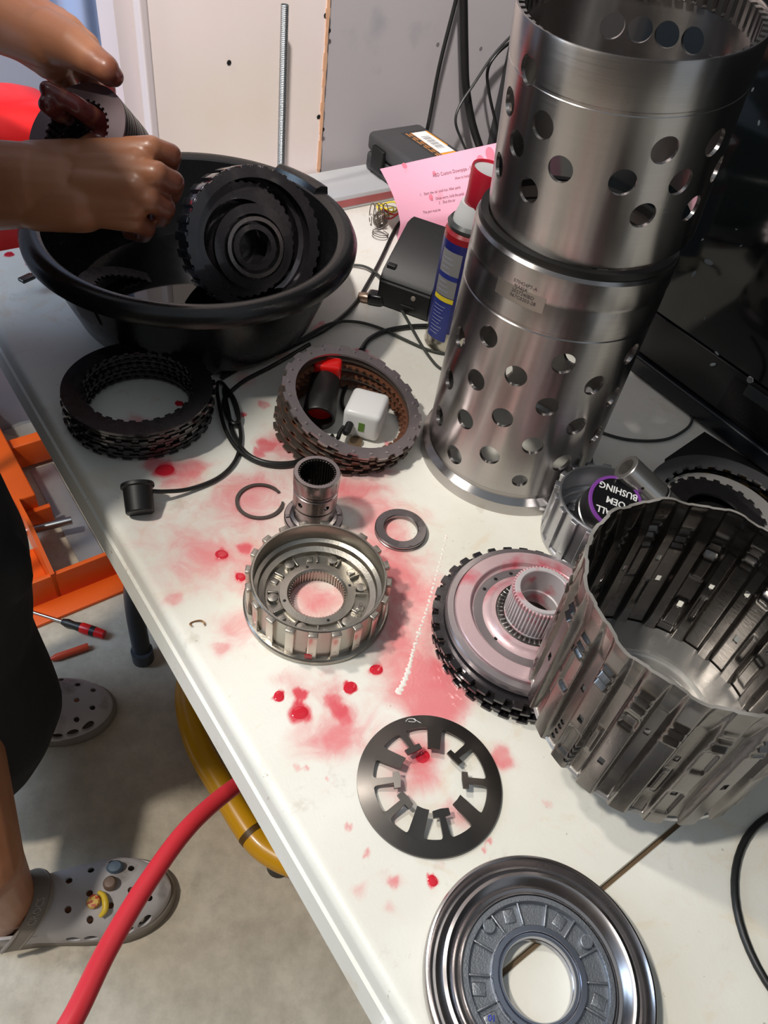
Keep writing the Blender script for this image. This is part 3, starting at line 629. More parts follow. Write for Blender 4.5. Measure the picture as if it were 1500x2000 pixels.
b.tube([(q.x - .006, q.y - .0015, .0023), (q.x - .004, q.y + .0016, .0023), (q.x + .001, q.y + .0022, .0023), (q.x + .001, q.y - .0006, .0023), (q.x - .004, q.y - .001, .0023)], .00028, 6, 5); b.tube([(q.x, q.y + .002, .0023), (q.x + .006, q.y - .0008, .0023)], .00025, 6, 0)
dish(b); b.build('chalk_mark', M_['white_paint'], SP)

# --- formed piston plate at the front
PL = thing('piston_plate', 'round formed steel piston plate with a grey cast centre at the near edge', 'plate', (0.1510, 0.1350, ZT))
prof = [(.0500, .0005), (.0700, .0005), (.0745, .004), (.0752, .0105), (.0750, .0150), (.0742, .0166), (.0730, .0170), (.0718, .0160), (.0705, .0128), (.0690, .0108), (.0672, .0112), (.0655, .0140), (.0635, .0165), (.0612, .0172), (.0590, .0162), (.0565, .0128), (.0545, .0105), (.0525, .0100), (.0516, .0108), (.0510, .0122), (.0503, .0122), (.0500, .0105)]
b = MB(); b.lathe(prof, 160, closed=True); b.build('formed_rim', mat('formed_bright_steel', S(168, 163, 163), 0.26, 1.0, 0.06, 30, rv=0.06), PL)
b = MB(); b.lathe([(.0300, .0005), (.0499, .0005), (.0499, .0112), (.0493, .0120), (.0462, .0120), (.0455, .0112), (.0450, .0085), (.0322, .0085), (.0318, .0105), (.0300, .0108)], 128, closed=True)
m_bg = mat('blue_grey_cast_aluminium', S(142, 146, 152), 0.42, 0.85, 0.08, 60, bump=0.3, bs=800); b.build('cast_centre', m_bg, PL)
wme = MB().box((.0318, -.0009, .0080), (.0462, .0009, .0112), bev=.0008).mesh('web', m_bg); bme = MB().lathe([(0, .008), (.0046, .008), (.0043, .0116), (.0038, .0120), (0, .0120)], 24, M=Matrix.Translation((.0415, .006, 0))).mesh('boss', m_bg); pme = MB().box((.0345, .0035, .0080), (.0435, .0115, .0092), bev=.0009).mesh('raised_pad', m_bg)
for k in range(14):
    for nm_, me_ in [('web', wme)] + ([('boss', bme)] if k in (1, 5, 10) else [('raised_pad', pme)] if k % 3 else []): o = put(nm_, me_, parent=PL); o.rotation_euler = (0, 0, 2 * PI * k / 14 + .1)
b = MB(); b.lathe([(.0238, .0005), (.0312, .0005), (.0312, .0125), (.0306, .0134), (.0274, .0134), (.0270, .0128), (.0268, .0110), (.0262, .0108), (.0258, .0118), (.0244, .0118), (.0238, .0108), (.0238, .0078), (.0243, .0074), (.0243, .0062), (.0238, .0058)], 128, closed=True); b.build('bore_ring', mat('polished_bore_ring', S(176, 178, 188), 0.2, 1.0, 0.05, 60), PL)
vs, fs = text_mb('01', .005, .0001); q = P(960, 1990, ZT + .009) - PL.location; b = MB(); b.add(vs, fs, Matrix.Translation((q.x, q.y, .0098))); b.build('blue_ink_mark', mat('blue_marker', S(40, 60, 190), .5), PL)

# --- planet hub with its plates, red with fluid
CH = Vector((0.1420, 0.4050, ZT))
pl_a = plate_mesh('lug_plate', .0800, .0500, .0026, M_['steel_dark'], outN=34, outD=.0055, outDuty=.56)
pl_b = plate_mesh('thin_plate', .0790, .0500, .0020, M_['steel_rust'], outN=34, outD=.0045, outDuty=.56, ph=.2)
for k in range(7):
    o = put('clutch_plate', pl_b if k % 2 else pl_a, loc=(CH.x + .002 - .0004 * k, CH.y - .001, ZT + .0005 + k * .0032)); o.rotation_euler = (0, 0, .05 * k + (.09 if k % 2 else 0))
    tag(o, 'dark lugged clutch plate, %s below the pink planet hub' % ['first'.replace('first', 'directly'), 'second', 'third', 'fourth', 'fifth', 'sixth', 'seventh'][6 - k], 'clutch plate', 'clutch plates under the pink hub')
HB = thing('planet_hub', 'round pale hub flange stained pink with a white toothed collar in its centre', 'hub', (CH.x, CH.y, ZT + .0228))
b = MB(); b.lathe([(.030, 0), (.0735, 0), (.0757, .002), (.0757, .0075), (.0745, .0092), (.0695, .0098), (.0685, .008), (.030, .008)], 144, closed=True); b.build('outer_rim', M_['steel_plate'], HB)
b = MB(); b.lathe([(.0190, .004), (.0680, .0082), (.0682, .0118), (.0672, .0128), (.0560, .0134), (.0552, .0128), (.0540, .0088), (.0500, .0074), (.0440, .0080), (.0400, .0095), (.0382, .0112), (.0372, .0125), (.0335, .0128), (.0330, .0105), (.0190, .0105)], 144, closed=True); b.build('wet_flange', M_['alu_cast_pink'], HB)
b = MB(); b.lathe([(.0268, .0100), (.0330, .0100), (.0330, .0128), (.0318, .0134), (.0280, .0134), (.0268, .0128)], 128, closed=True); b.build('bearing_race', M_['steel_black'], HB)
rme = MB().box((.0276, -.0008, .0126), (.0324, .0008, .0139), bev=.0003).mesh('roller', M_['steel_bright'])
for k in range(44): o = put('roller', rme, parent=HB); o.rotation_euler = (0, 0, 2 * PI * k / 44)
m_col = mat('fluid_wet_white_collar', S(206, 200, 202), 0.36, 0.25, 0.05, 60, coat=0.3, col2=S(214, 130, 142), c2s=60, c2t=(.52, .66))
b = MB(); b.lathe([(.0190, .008), (.0262, .008), (.0262, .0135), (.0246, .0140), (.0246, .0450), (.0238, .0462), (.0206, .0462), (.0200, .0455), (.0200, .020), (.0190, .019)], 128, closed=True); b.build('collar', m_col, HB)
tme = MB().box((.0240, -.0008, .0150), (.0265, .0008, .0450), bev=.0005).mesh('collar_tooth', m_col)
for k in range(52): o = put('collar_tooth', tme, parent=HB); o.rotation_euler = (0, 0, 2 * PI * k / 52)
b = MB()
for k, (r, t) in enumerate(((.0475, 2.0), (.0475, 2.35), (.0475, 2.7), (.0430, 3.9), (.0430, -1.2))):
    b.lathe([(.0018, 0), (.0014, .0003), (0, .0003)], 12, M=Matrix.Translation((r * math.cos(t), r * math.sin(t), .0080 if r > .045 else .0083)))
b.build('oil_hole', M_['screw_dark'], HB)

# --- big corrugated drum on its own stub hub
axd = Vector((0.012, 0.055, 1)).normalized(); MD = frame((0.2235, 0.3230, ZT + .0445), axd, (1, 0, 0))
BD = thing('corrugated_drum', 'large open stamped steel drum with corrugated wall at the right side of the table', 'clutch drum', M=MD)
NR = 22; HD = .141
def wave(t, z):
    p = (t * NR / (2 * PI)) % 1.0; s = lambda e0, e1, x: max(0.0, min(1.0, (x - e0) / (e1 - e0)))
    sm_ = lambda x: x * x * (3 - 2 * x); w_ = sm_(s(.03, .17, p)) - sm_(s(.60, .74, p))           # broad outward lobe, narrow inward rib
    k = int(t * NR / (2 * PI)) % NR; q = 0.0
    if .12 < p < .64:
        e = min(s(.14, .24, p), s(.64, .54, p))
        zt = .108 + .005 * math.sin(k * 2.4)
        for zz in (zt - .008, zt, zt + .008): q += .0026 * e * max(0, 1 - abs(z - zz) / .0036)      # pinched beads near the mouth
        za, zb = .058 + .012 * ((k * 7) % 3), .098
        if k % 2 == 0 and za < z < zb: q -= .0026 * e * min(1, (z - za) / .004, (zb - z) / .004)
        if k % 3 == 1 and .012 < z < .046: q -= .0028 * e * min(1, (z - .012) / .004, (.046 - z) / .004)
    elif p > .74:
        e = min(s(.74, .80, p), s(1.0, .94, p))
        if k % 2 and .03 < z < .062: q += .0016 * e * min(1, (z - .03) / .004, (.062 - z) / .004)
    return w_, q
def drum_shell():
    nt, nz_ = 900, 74; vs = []; fs = []
    for side in (0, 1):
        for j in range(nz_ + 1):
            z = HD * j / nz_
            for i in range(nt):
                t = 2 * PI * i / nt; w_, q = wave(t, z); lip = .0012 * max(0, (z - .132) / .009); fl = (1 - .80 * max(0, (z - .112) / .029) ** .7) * (.62 + .38 * min(1, z / .022))
                r = .0838 + .0012 * z / HD + .0054 * (1 - fl) + (.0058 * w_ + q) * fl + lip + .0015 * fl * 0 - (.0017 if side else 0)
                r -= (.0008 if side and j >= nz_ - 1 else 0); zz = z + (.0018 * math.sin(NR / 2 * t) + .001 * math.sin(3 * t)) * (z / HD) ** 6
                vs.append((r * math.cos(t), r * math.sin(t), zz))
    R_ = nt * (nz_ + 1)
    for s in (0, 1):
        for j in range(nz_):
            for i in range(nt):
                i2 = (i + 1) % nt; a = s * R_ + j * nt; fs.append((a + i, a + i2, a + nt + i2, a + nt + i) if s == 0 else (a + i, a + nt + i, a + nt + i2, a + i2))
    for i in range(nt):
        i2 = (i + 1) % nt; fs.append((i, R_ + i, R_ + i2, i2))
    b = MB(); b.add(vs, fs); b.m = [2 if min(f) >= R_ else 0 for f in b.f]; t = nz_ * nt; b.cur = 1; b.add([], [(t + i - len(vs), t + (i + 1) % nt - len(vs), R_ + t + (i + 1) % nt - len(vs), R_ + t + i - len(vs)) for i in range(nt)]); return b
o = drum_shell().build('corrugated_wall', [M_['stamped'], mat('lit_rim_edge', S(176, 172, 166), .42, .6, .1, 80), M_['stamped_in']], BD, ang=.7)  # rim face coloured paler to imitate the light its edge catches
# slots punched through the wall
c = MB()
for k in range(NR):
    for (p, z, wd, hh) in ((.38, .040 + .018 * (k % 2), .0022, .0036), (.88, .074 + .012 * ((k * 5) % 3), .0018, .0034)):
        if (k + int(p * 10)) % 3 == 0: continue
        t = 2 * PI * (k + p) / NR; c.box((.078, -wd, z - hh), (.1, wd, z + hh), Matrix.Rotation(t, 4, 'Z'), bev=.0008)
for th, n in ((cyl_hit(1060, 1450, MD, .092)[0], 4), (cyl_hit(1100, 1490, MD, .092)[0], 4)):
    for i in range(n): c.lathe([(0, 0), (.0021, 0), (.0021, .03), (0, .03)], 12, M=Matrix.Rotation(th + .001 * i, 4, 'Z') @ Matrix.Translation((.075, 0, .010 + i * .0062)) @ Matrix.Rotation(PI / 2, 4, 'Y'))
boolcut(o, c); o.data.set_sharp_from_angle(angle=.7)
b = MB(); b.lathe([(.0170, .002), (.0185, .0035), (.0300, .0040), (.0320, .0065), (.0420, .0065), (.0440, .0050), (.0520, .0048), (.0530, .0078), (.0560, .0078), (.0575, .0045), (.0865, .0040), (.0875, .0020), (.0865, .0002), (.0170, .0002)], 160, closed=True); b.build('drum_floor', mat('bright_drum_floor', S(214, 212, 209), 0.30, 0.75, 0.08, 40, rv=0.08, bump=0.05, bs=300), BD)
b = MB(); b.lathe([(.0150, .001), (.0220, .001), (.0220, -.0400), (.0205, -.0425), (.0150, -.0425)], 64, closed=True); b.build('stub_hub', M_['steel_dark'], BD)

# --- bushing tool and pin resting in the rear drum
fc = P(1203, 981, ZT + .074); fb = P(1158, 1022, ZT + .030)
axp = (Vector((fc.x, fc.y, fc.z)) - fb).normalized()
axp = (Vector((0.10, -0.42, 0.80)) * .6 + axp * .5).normalized()
MP = frame(fc - axp * .0375, axp, (1, 0.2, 0)) @ Matrix.Scale(1.25, 4); PK = thing('bushing_tool', 'short metal plug with a black label in a purple ring inside the rear drum', 'bushing tool', M=MP)
b = MB(); b.lathe([(0, -.012), (.0150, -.012), (.0150, .002), (.0205, .003), (.0205, .010), (.0196, .0105), (.0196, .0125), (.0208, .013), (.0208, .0280), (.0200, .0290), (0, .0290)], 72); b.build('plug_body', M_['steel_bright'], PK)
b = MB(); b.lathe([(.0186, .0288), (.0212, .0288), (.0214, .0296), (.0208, .0304), (.0188, .0304)], 72, closed=True); b.build('purple_ring', M_['purple'], PK)
b = MB(); b.lathe([(0, .0288), (.0189, .0288), (.0189, .0298), (0, .0298)], 64); b.build('label_disc', M_['label_black'], PK)
# the words run upside down in the photograph: baseline direction from pixels
d1 = (P(1164, 985, fc.z) - P(1228, 1004, fc.z)); Mi = MP.inverted().to_3x3(); d1 = Mi @ d1; rt = math.atan2(d1.y, d1.x) + PI
b = MB()
for i, tx in enumerate(('INSTALL', 'OEM', 'BUSHING')):
    vs, fs = text_mb(tx, .0074, .0001, bold=.00012); R2 = Matrix.Rotation(rt + PI, 4, 'Z'); b.add([(v[0], v[1] + .0098 - i * .0098, v[2]) for v in vs], fs, Matrix.Translation((0, 0, .0300)) @ R2)
b.build('lettering', M_['white_paint'], PK)
A_ = P(1222, 912, ZT + .092); B_ = P(1318, 1002, ZT + .052); dz = (B_ - A_); L_ = dz.length
MQ = frame(A_, dz, (0, 0, 1)); b = MB()
b.lathe([(.0088, 0), (.0128, 0), (.0135, .0008), (.0135, L_ * .60), (.0128, L_ * .61), (.0128, L_ * .64), (.0134, L_ * .65), (.0134, L_ * .665), (.0126, L_ * .67), (.0126, L_ * 1.05), (.0088, L_ * 1.05), (.0088, 0)][:-1], 64, closed=True)
PN = thing('steel_pin', 'polished hollow steel pin leaning on the rear drum over the black label', 'pin', M=MQ); o = b.build('pin_body', mat('ground_pin_steel', S(206, 202, 198), .26, .9, .05, 60), PN)
th, zz = cyl_hit(1255, 954, MQ, .0135); b = MB(); b.lathe([(0, .0136), (.0014, .0136), (.0018, .0133)], 14, M=Matrix.Rotation(th, 4, 'Z') @ Matrix.Translation((0, 0, zz)) @ Matrix.Rotation(PI / 2, 4, 'Y')); b.build('oil_hole', M_['screw_dark'], PN)
b = MB(); b.lathe([(.0128, L_ * .61), (.0131, L_ * .612), (.0131, L_ * .638), (.0128, L_ * .64)], 48, closed=True); b.build('groove', M_['steel_black'], PN)

# --- plates at the right edge by the tower
CRp = Vector((0.3530, 0.5880, ZT))
q1 = plate_mesh('friction_plate', .0850, .0770, .0024, M_['friction_tan'])
q2 = plate_mesh('steel_plate', .0860, .0750, .0024, M_['steel_dark'], inN=22, inD=.0030, inDuty=.45)
q3 = plate_mesh('top_plate', .0868, .0712, .0028, mat('grey_steel_ring', S(104, 104, 106), .4, .6, .08, 40), inN=26, inD=.0036, inDuty=.42)
for k in range(6):
    o = put('clutch_plate', q3 if k == 5 else (q1 if k % 2 else q2), loc=(CRp.x - .0004 * k, CRp.y, ZT + .0022 + k * .0036)); o.rotation_euler = (0, 0, k * .3)
    tag(o, 'dark grey toothed ring on top of the stack beside the black computer' if k == 5 else 'toothed ring plate, %s from the top of the stack beside the black computer' % ORD[5 - k], 'clutch plate', 'clutch plates beside the computer')
o = put('clutch_plate', plate_mesh('polished_plate', .0655, .0430, .0026, mat('bare_bright_plate', S(196, 192, 188), .42, .6, .05, 40)), loc=(.3475, .5900, ZT + .0110)); tag(o, 'bright bare metal ring lying inside the stack beside the computer', 'clutch plate')
o = put('clutch_plate', plate_mesh('oily_plate', .0515, .0300, .0028, M_['steel_dark'], outN=24, outD=.0036, outDuty=.5), loc=(.3380, .5890, ZT + .0140)); tag(o, 'oil-black plate with outer teeth lying on the bright metal ring', 'clutch plate')
mp = [P(1375, 845, ZT), P(1298, 898, ZT)]; mp = [(p.x, p.y) for p in mp] + [(.285, .560), (.335, .505), (.455, .505), (.50, .63)]
b = MB(); b.prism(mp, ZT + .0003, ZT + .0016); o = b.build('rubber_mat', M_['black_rubber'], smooth=False); tag(o, 'thin black mat under the ring plates beside the computer', 'mat')

# --- black O-ring at the lower right
b = MB(); c = P(1665, 1757, ZT); c = Vector((.3835, .2040, ZT + .0030)); b.tube([(c.x + .0875 * math.cos(2 * PI * k / 60), c.y + .0875 * math.sin(2 * PI * k / 60), c.z) for k in range(60)], .0028, 12, 0, closed=True)
o = b.build('rubber_ring', M_['black_rubber']); tag(o, 'large black rubber ring lying near the lower right table edge', 'rubber ring')

# --- computer tower along the right of the table
aN = -.30; aF = .66; v0 = .648  # near end lengthened out of view to give the cylinders a dark reflection
zb = plane_v(1290, 610, v0).z; zb2 = plane_v(1500, 760, v0).z; zL = (zb + zb2) / 2
TW_ = thing('computer_tower', 'black computer tower with dusty dark glass side standing behind the stacked cylinders', 'computer', M=frame(T(0, 0, 0), (0, 0, 1), (V.x, V.y, 0)))
b = MB(); b.box((v0 + .004, aN, ZT + .012), (v0 + .20, aF, ZT + .47), bev=.004); b.build('case_body', M_['black_plastic'], TW_)
b = MB(); b.box((v0 - .001, aN + .003, zL), (v0 + .004, aF - .003, ZT + .465), bev=.001); b.build('glass_side', mat('dark_tinted_glass', S(14, 18, 19), 0.07, 0, spec=.45), TW_)
b = MB(); b.box((v0 + .0005, aN + .003, ZT + .030), (v0 + .0045, aF - .003, zL - .004), bev=.001); b.build('shroud_panel', mat('matte_black_shroud', S(15, 16, 17), .5), TW_)
b = MB(); b.box((v0 - .004, aN, ZT + .004), (v0 + .006, aF, ZT + .026), bev=.003); b.build('base_rail', mat('blue_black_rail', S(24, 28, 34), .3), TW_)
for aa in (aN + .05, aF - .06):
    b = MB(); b.box((v0 + .01, aa - .02, ZT), (v0 + .05, aa + .02, ZT + .013)); b.build('foot', M_['black_rubber'], TW_)
# mesh vent of round holes
b = MB(); am = tuv(plane_v(1465, 800, v0))[0]; mz0, mz1 = ZT + .034, zL - .012
b.box((v0 - .0008, aN + .004, mz0), (v0 + .001, am + .035, mz1)); b.build('vent_mesh', mat('vent_metal', S(34, 32, 33), .4, .5), TW_)
b = MB(); hh = .0052; rows = int((mz1 - mz0) / hh); colsn = int((am + .033 - aN) / hh)
for j in range(rows):
    for i in range(colsn):
        b.add([(v0 - .001, aN + .007 + i * hh + (j % 2) * hh / 2 + .0017 * math.cos(u_ * PI / 3), mz0 + .003 + j * hh + .0017 * math.sin(u_ * PI / 3)) for u_ in range(6)], [(0, 1, 2, 3, 4, 5)])
o = b.build('vent_holes', M_['screw_dark'], TW_, smooth=False); o['kind'] = 'stuff'
q = plane_v(1465, 742, v0); a_, _v = tuv(q); b = MB(); b.lathe([(0, .0012), (.0035, .0008), (.0042, 0)], 16, M=Matrix.Translation((v0, a_, q.z)) @ Matrix.Rotation(-PI / 2, 4, 'Y')); b.build('screw', M_['zinc'], TW_)
b = MB(); q = plane_v(1480, 762, v0); a_, _v = tuv(q); b.box((v0 - .0012, a_ - .05, q.z - .014), (v0 + .001, a_ + .012, q.z), bev=.0006); b.build('grey_badge', mat('grey_panel', S(46, 50, 54), .4), TW_)
b = MB()
for px, py, r in ((1384, 512, 1.6), (1355, 535, 1.2), (1490, 15, .8), (1496, 28, .6), (1447, 480, .5), (1372, 468, .5), (1482, 240, .7), (1470, 175, .6), (1438, 448, .4), (1376, 622, .6), (1400, 690, .9), (1392, 712, 1.1)):
    q = plane_v(px, py, v0 - .0012); a_, _v = tuv(q); b.lathe([(0, .0003), (.0025 * r, 0)], 9, M=Matrix.Translation((v0 - .0011, a_, q.z)) @ Matrix.Rotation(-PI / 2, 4, 'Y') @ Matrix.Rotation(r * 5, 4, 'Z') @ Matrix.Diagonal((1.5, .7, 1, 1)))
o = b.build('dust_flecks', mat('grey_dust', S(96, 104, 108), .9), TW_); o['kind'] = 'stuff'

# --- black wash basin with oil
TB = Vector((-0.2690, 0.8000, ZT)); RB = .1790; HB_ = .122
BS = thing('wash_basin', 'big round black plastic basin of dirty oil at the far end of the table', 'basin', TB)
prof = [(0, .004), (.108, .004), (.124, .008), (.136, .020), (.150, .055), (RB - .018, HB_ - .014), (RB - .0165, HB_ - .004), (RB - .012, HB_ - .0005), (RB - .004, HB_), (RB + .003, HB_ - .004), (RB + .0065, HB_ - .011), (RB + .0060, HB_ - .018), (RB + .002, HB_ - .020), (RB - .004, HB_ - .015), (RB - .011, HB_ - .018), (.1540, .055), (.1400, .018), (.127, .003), (.110, 0), (0, 0)]
b = MB(); b.lathe(prof, 160); b.build('basin_body', M_['black_gloss'], BS)
b = MB(); b.lathe([(0, .030), (.1395, .030), (.1390, .028), (0, .028)], 128); b.build('oil_pool', M_['oil'], BS)
b = MB()
qa = P(565, 318, ZT + HB_) - TB; qb = P(662, 365, ZT + HB_) - TB; t0, t1 = math.atan2(qb.y, qb.x), math.atan2(qa.y, qa.x)
pr = [(RB - .016, HB_ - .006), (RB - .012, HB_ + .0045), (RB - .004, HB_ + .006), (RB + .005, HB_ + .003), (RB + .0065, HB_ - .010), (RB + .002, HB_ - .016)]; vs = []; fs = []; n = 30
for k in range(n + 1):
    t = t0 + (t1 - t0) * k / n; vs += [(r * math.cos(t), r * math.sin(t), z) for r, z in pr]
for k in range(n):
    for i in range(6): fs.append((6 * k + i, 6 * k + (i + 1) % 6, 6 * k + 6 + (i + 1) % 6, 6 * k + 6 + i))
fs += [(5, 4, 3, 2, 1, 0), tuple(6 * n + i for i in range(6))]; b.add(vs, fs); b.build('rim_grip', M_['black_gloss'], BS, ang=.9)
ql = P(160, 596, ZT + .085) - TB; tl = math.atan2(ql.y, ql.x); vs = []; fs = []; n = 8
for j, z in enumerate((.062, .096)):
    for k in range(n + 1):
        t = tl - .09 + .20 * k / n; r = .1545 + (z - .055) * (.168 - .154) / (.106 - .055) + .0012; vs.append((r * math.cos(t), r * math.sin(t), z))
for k in range(n): fs.append((k, k + 1, n + 2 + k, n + 1 + k))
b = MB(); b.add(vs, fs); b.build('sticker', mat('grey_sticker', S(120, 118, 122), .6, var=.08), BS)
# oily drum standing on edge in the basin
nT = Vector((0.52, -0.72, 0.42)).normalized(); MT = frame(Vector((-0.2060, 0.8290, 0.8335)), nT, (0.9, -0.43, 0))
OD = thing('oily_clutch_drum', 'oil-black clutch drum standing on edge in the basin with its ringed mouth facing out', 'clutch drum', M=MT)
b = MB(); b.lathe([(.0700, -.052), (.0775, -.052), (.0775, -.002), (.0765, 0), (.0705, 0), (.0700, -.002), (.0695, -.020), (.0640, -.022), (.0640, -.046)], 120, closed=True); b.build('drum_wall', M_['steel_dark'], OD)
rme = MB().box((.0760, -.0052, -.048), (.0822, .0052, -.001), bev=.0012).mesh('lug', M_['steel_dark'])
for k in range(26): o = put('lug', rme, parent=OD); o.rotation_euler = (0, 0, 2 * PI * k / 26)
b = MB(); b.plate(lambda t: .0800 + (.0022 if step(t, 40, .5) else 0), lambda t: .0690, -.0015, .0015, 480); b.build('toothed_mouth', M_['steel_dark'], OD)
for nm, r0, r1, z0, z1 in (('inner_plate', .046, .0635, -.016, -.013), ('inner_ring', .0375, .0485, -.012, -.004), ('bright_ring', .0300, .0345, -.009, .001), ('hub_ring', .0200, .0262, -.016, -.002)):
    b = MB(); N_ = 40 if nm == 'inner_plate' else 0; b.plate(lambda t: r1 + (.002 if N_ and step(t, N_, .5) else 0), lambda t: r0, z0, z1, 320); o = b.build(nm, M_['steel_dark'] if nm != 'bright_ring' else M_['steel'], OD); o.location = (-.010 if nm == 'inner_plate' else .004, -.006, 0)
b = MB(); b.lathe([(0, -.050), (.068, -.050), (.068, -.046), (0, -.046)], 96); b.build('drum_back', M_['steel_dark'], OD)
b = MB()
for px, py, zz in ((262, 545, .028), (300, 560, .03), (215, 548, .03), (330, 545, .03)):
    pass
o = put('clutch_plate', plate_mesh('sunk_plate', .066, .048, .003, M_['steel_dark'], inN=36, inD=.003), M=frame(TB + Vector((-.060, -.045, .036)), (.25, .18, 1))); tag(o, 'oily ring plate lying half sunk in the basin under the hands', 'clutch plate')
# small flat bar beside the basin
p0, p1 = P(40, 549, ZT + .016), P(118, 508, ZT + .020); d = p1 - p0; b = MB(); b.box((-.0045, 0, -.0018), (.0045, d.length, .0018), bev=.0012); b.box((-.0055, 0, -.0022), (.0055, .018, .0022), bev=.0012)
o = b.build('flat_pry_bar', M_['steel_black']); o.matrix_world = frame(p0, (0, 0, 1), d.cross(Vector((0, 0, 1)))); tag(o, 'thin black flat bar poking out from under the basin on the left', 'pry bar')

# --- black capped cord, twin leads and braided leads
def cable(name, pts, r, m, label, zz=None, n=10, cat='cable', grp=None):
    q = []
    for p in pts:
        if isinstance(p, Vector): q.append(p)
        else: q.append(P(p[0], p[1], ZT + (p[2] if len(p) > 2 else r + .0003)))
    b = MB(); b.tube(q, r, n, 8); o = b.build(name, m); tag(o, label, cat, grp); return o
m_cord = mat('black_cord_jacket', S(26, 27, 26), .38, 0, .15, 80)
CP = thing('capped_cord', 'thin black cord ending in a black plastic cap at the left table edge', 'cord', P(270, 965, ZT))
p0, p1 = P(268, 945, ZT + .021), P(272, 992, ZT + .0165); dd = (p1 - p0).normalized(); dd = Vector((dd.x, dd.y, -.55)).normalized()
mcp = CP.matrix_world.inverted() if False else Matrix.Translation(-CP.location)
b = MB(); b.lathe([(0, 0), (.0150, 0), (.0154, .001), (.0154, .0035), (.0136, .0045), (.0130, .0275), (.0122, .0285), (0, .0285)], 48, M=mcp @ frame(p0, dd, (1, 0, 0))); b.build('cap', M_['black_plastic'], CP)
b = MB(); b.tube([mcp @ P(x, y, ZT + z) for x, y, z in ((284, 958, .018), (320, 960, .012), (370, 955, .005), (425, 934, .003), (458, 902, .003), (470, 862, .003), (466, 820, .003), (452, 775, .003), (434, 748, .004), (424, 752, .008), (428, 790, .008), (440, 838, .007), (466, 880, .004), (510, 905, .003), (560, 910, .003), (598, 896, .003), (625, 872, .003), (650, 850, .003))], .0021, 10, 8); b.build('cord', m_cord, CP)
cable('power_lead', [(433, 738), (480, 712), (540, 690), (578, 672), (640, 640), (690, 598), (722, 548), (745, 505), (772, 448), (790, 424), (808, 392, .016), plane_a(815, 345, AW - .035), plane_a(838, 235, AW - .03), plane_a(858, 130, AW - .025), plane_a(888, 10, AW - .02), plane_a(905, -60, AW - .02)], .0030, m_cord, 'thick black power lead running from the wall over the table past the basin')
cable('looped_lead', [(612, 884), (575, 903), (520, 903), (480, 884), (455, 845), (445, 800), (438, 765), (442, 758, .006), (458, 782, .006), (467, 815, .006), (458, 828, .006), (444, 812, .006), (437, 785, .004), (448, 768), (480, 742), (530, 716), (575, 690), (605, 672)], .0024, m_cord, 'black lead coiled in a small loop right of the left plate stack')
m_br = mat('braided_grey_lead', S(58, 60, 56), .6, 0, .4, 700, bump=.4, bs=1500)
cable('braided_lead', [(575, 672, .006), (640, 634, .006), (690, 628, .003), (740, 640, .003), (790, 663, .003), (830, 681), (862, 690), (905, 694)], .0019, m_br, 'thin braided lead crossing the table in front of the spray can')
cable('braided_lead', [(640, 528, .02), (672, 519, .006), (710, 520, .006), (740, 538, .006), (765, 572, .006), (790, 615, .004), (815, 660, .007), (838, 696), (858, 718), (885, 728)], .0018, m_br, 'thin braided lead arching from the basin rim down to the tall cylinder')
cable('black_lead', [(705, 684), (722, 662), (755, 646), (800, 638), (838, 636), (862, 630)], .0031, m_cord, 'short thick black lead running behind the tilted ring stack to the spray can')
cable('braided_lead', [(1120, 820), (1185, 848), (1240, 860), (1300, 858), (1340, 838), (1352, 818), (1345, 800)], .0017, m_br, 'dark lead curving on the shaded table beside the computer')
cable('charger_lead', [(660, 856, .016), (668, 838, .014), (690, 815, .006), (672, 800, .006), (668, 780, .003), (676, 755, .003), (690, 728, .003), (700, 700, .003), (712, 678, .003)], .0023, m_cord, 'black lead plugged into the white charger inside the ring stack')

# --- white charger cube
cc = P(708, 842, ZT); fx = (P(735, 858, ZT) - P(660, 838, ZT)); fx.z = 0; fx.normalize()
CG = thing('phone_charger', 'white plastic charger cube with a green port inside the tilted ring stack', 'charger', M=frame(cc, (0, 0, 1), fx))
b = MB(); b.box((-.0205, -.017, .0022), (.0205, .028, .0375), bev=.006); b.build('charger_body', M_['white_plastic'], CG)
b = MB(); b.box((-.002, -.0176, .0145), (.0045, -.0168, .0255)); b.build('green_port', mat('green_port', S(92, 132, 42), .4), CG, smooth=False)
b = MB(); b.lathe([(0, 0), (.0042, 0), (.0044, .012), (.0030, .016), (0, .016)], 20, M=Matrix.Translation((-.0115, -.017, .020)) @ Matrix.Rotation(PI / 2, 4, 'X')); b.build('plug', M_['black_plastic'], CG)
b = MB()
for x in (-.007, .007): b.box((x - .0008, .028, .016), (x + .0008, .044, .022))
b.build('prongs', M_['zinc'], CG, smooth=False)
o = MB().lathe([(0, 0), (.0075, 0), (.0080, .001), (.0070, .0045), (0, .0050)], 24).build('brass_nut', mat('dull_brass', S(146, 124, 100), .4, .8, .1, 60), loc=P(694, 866, ZT)); tag(o, 'small dull metal slug lying in front of the white charger', 'metal slug')

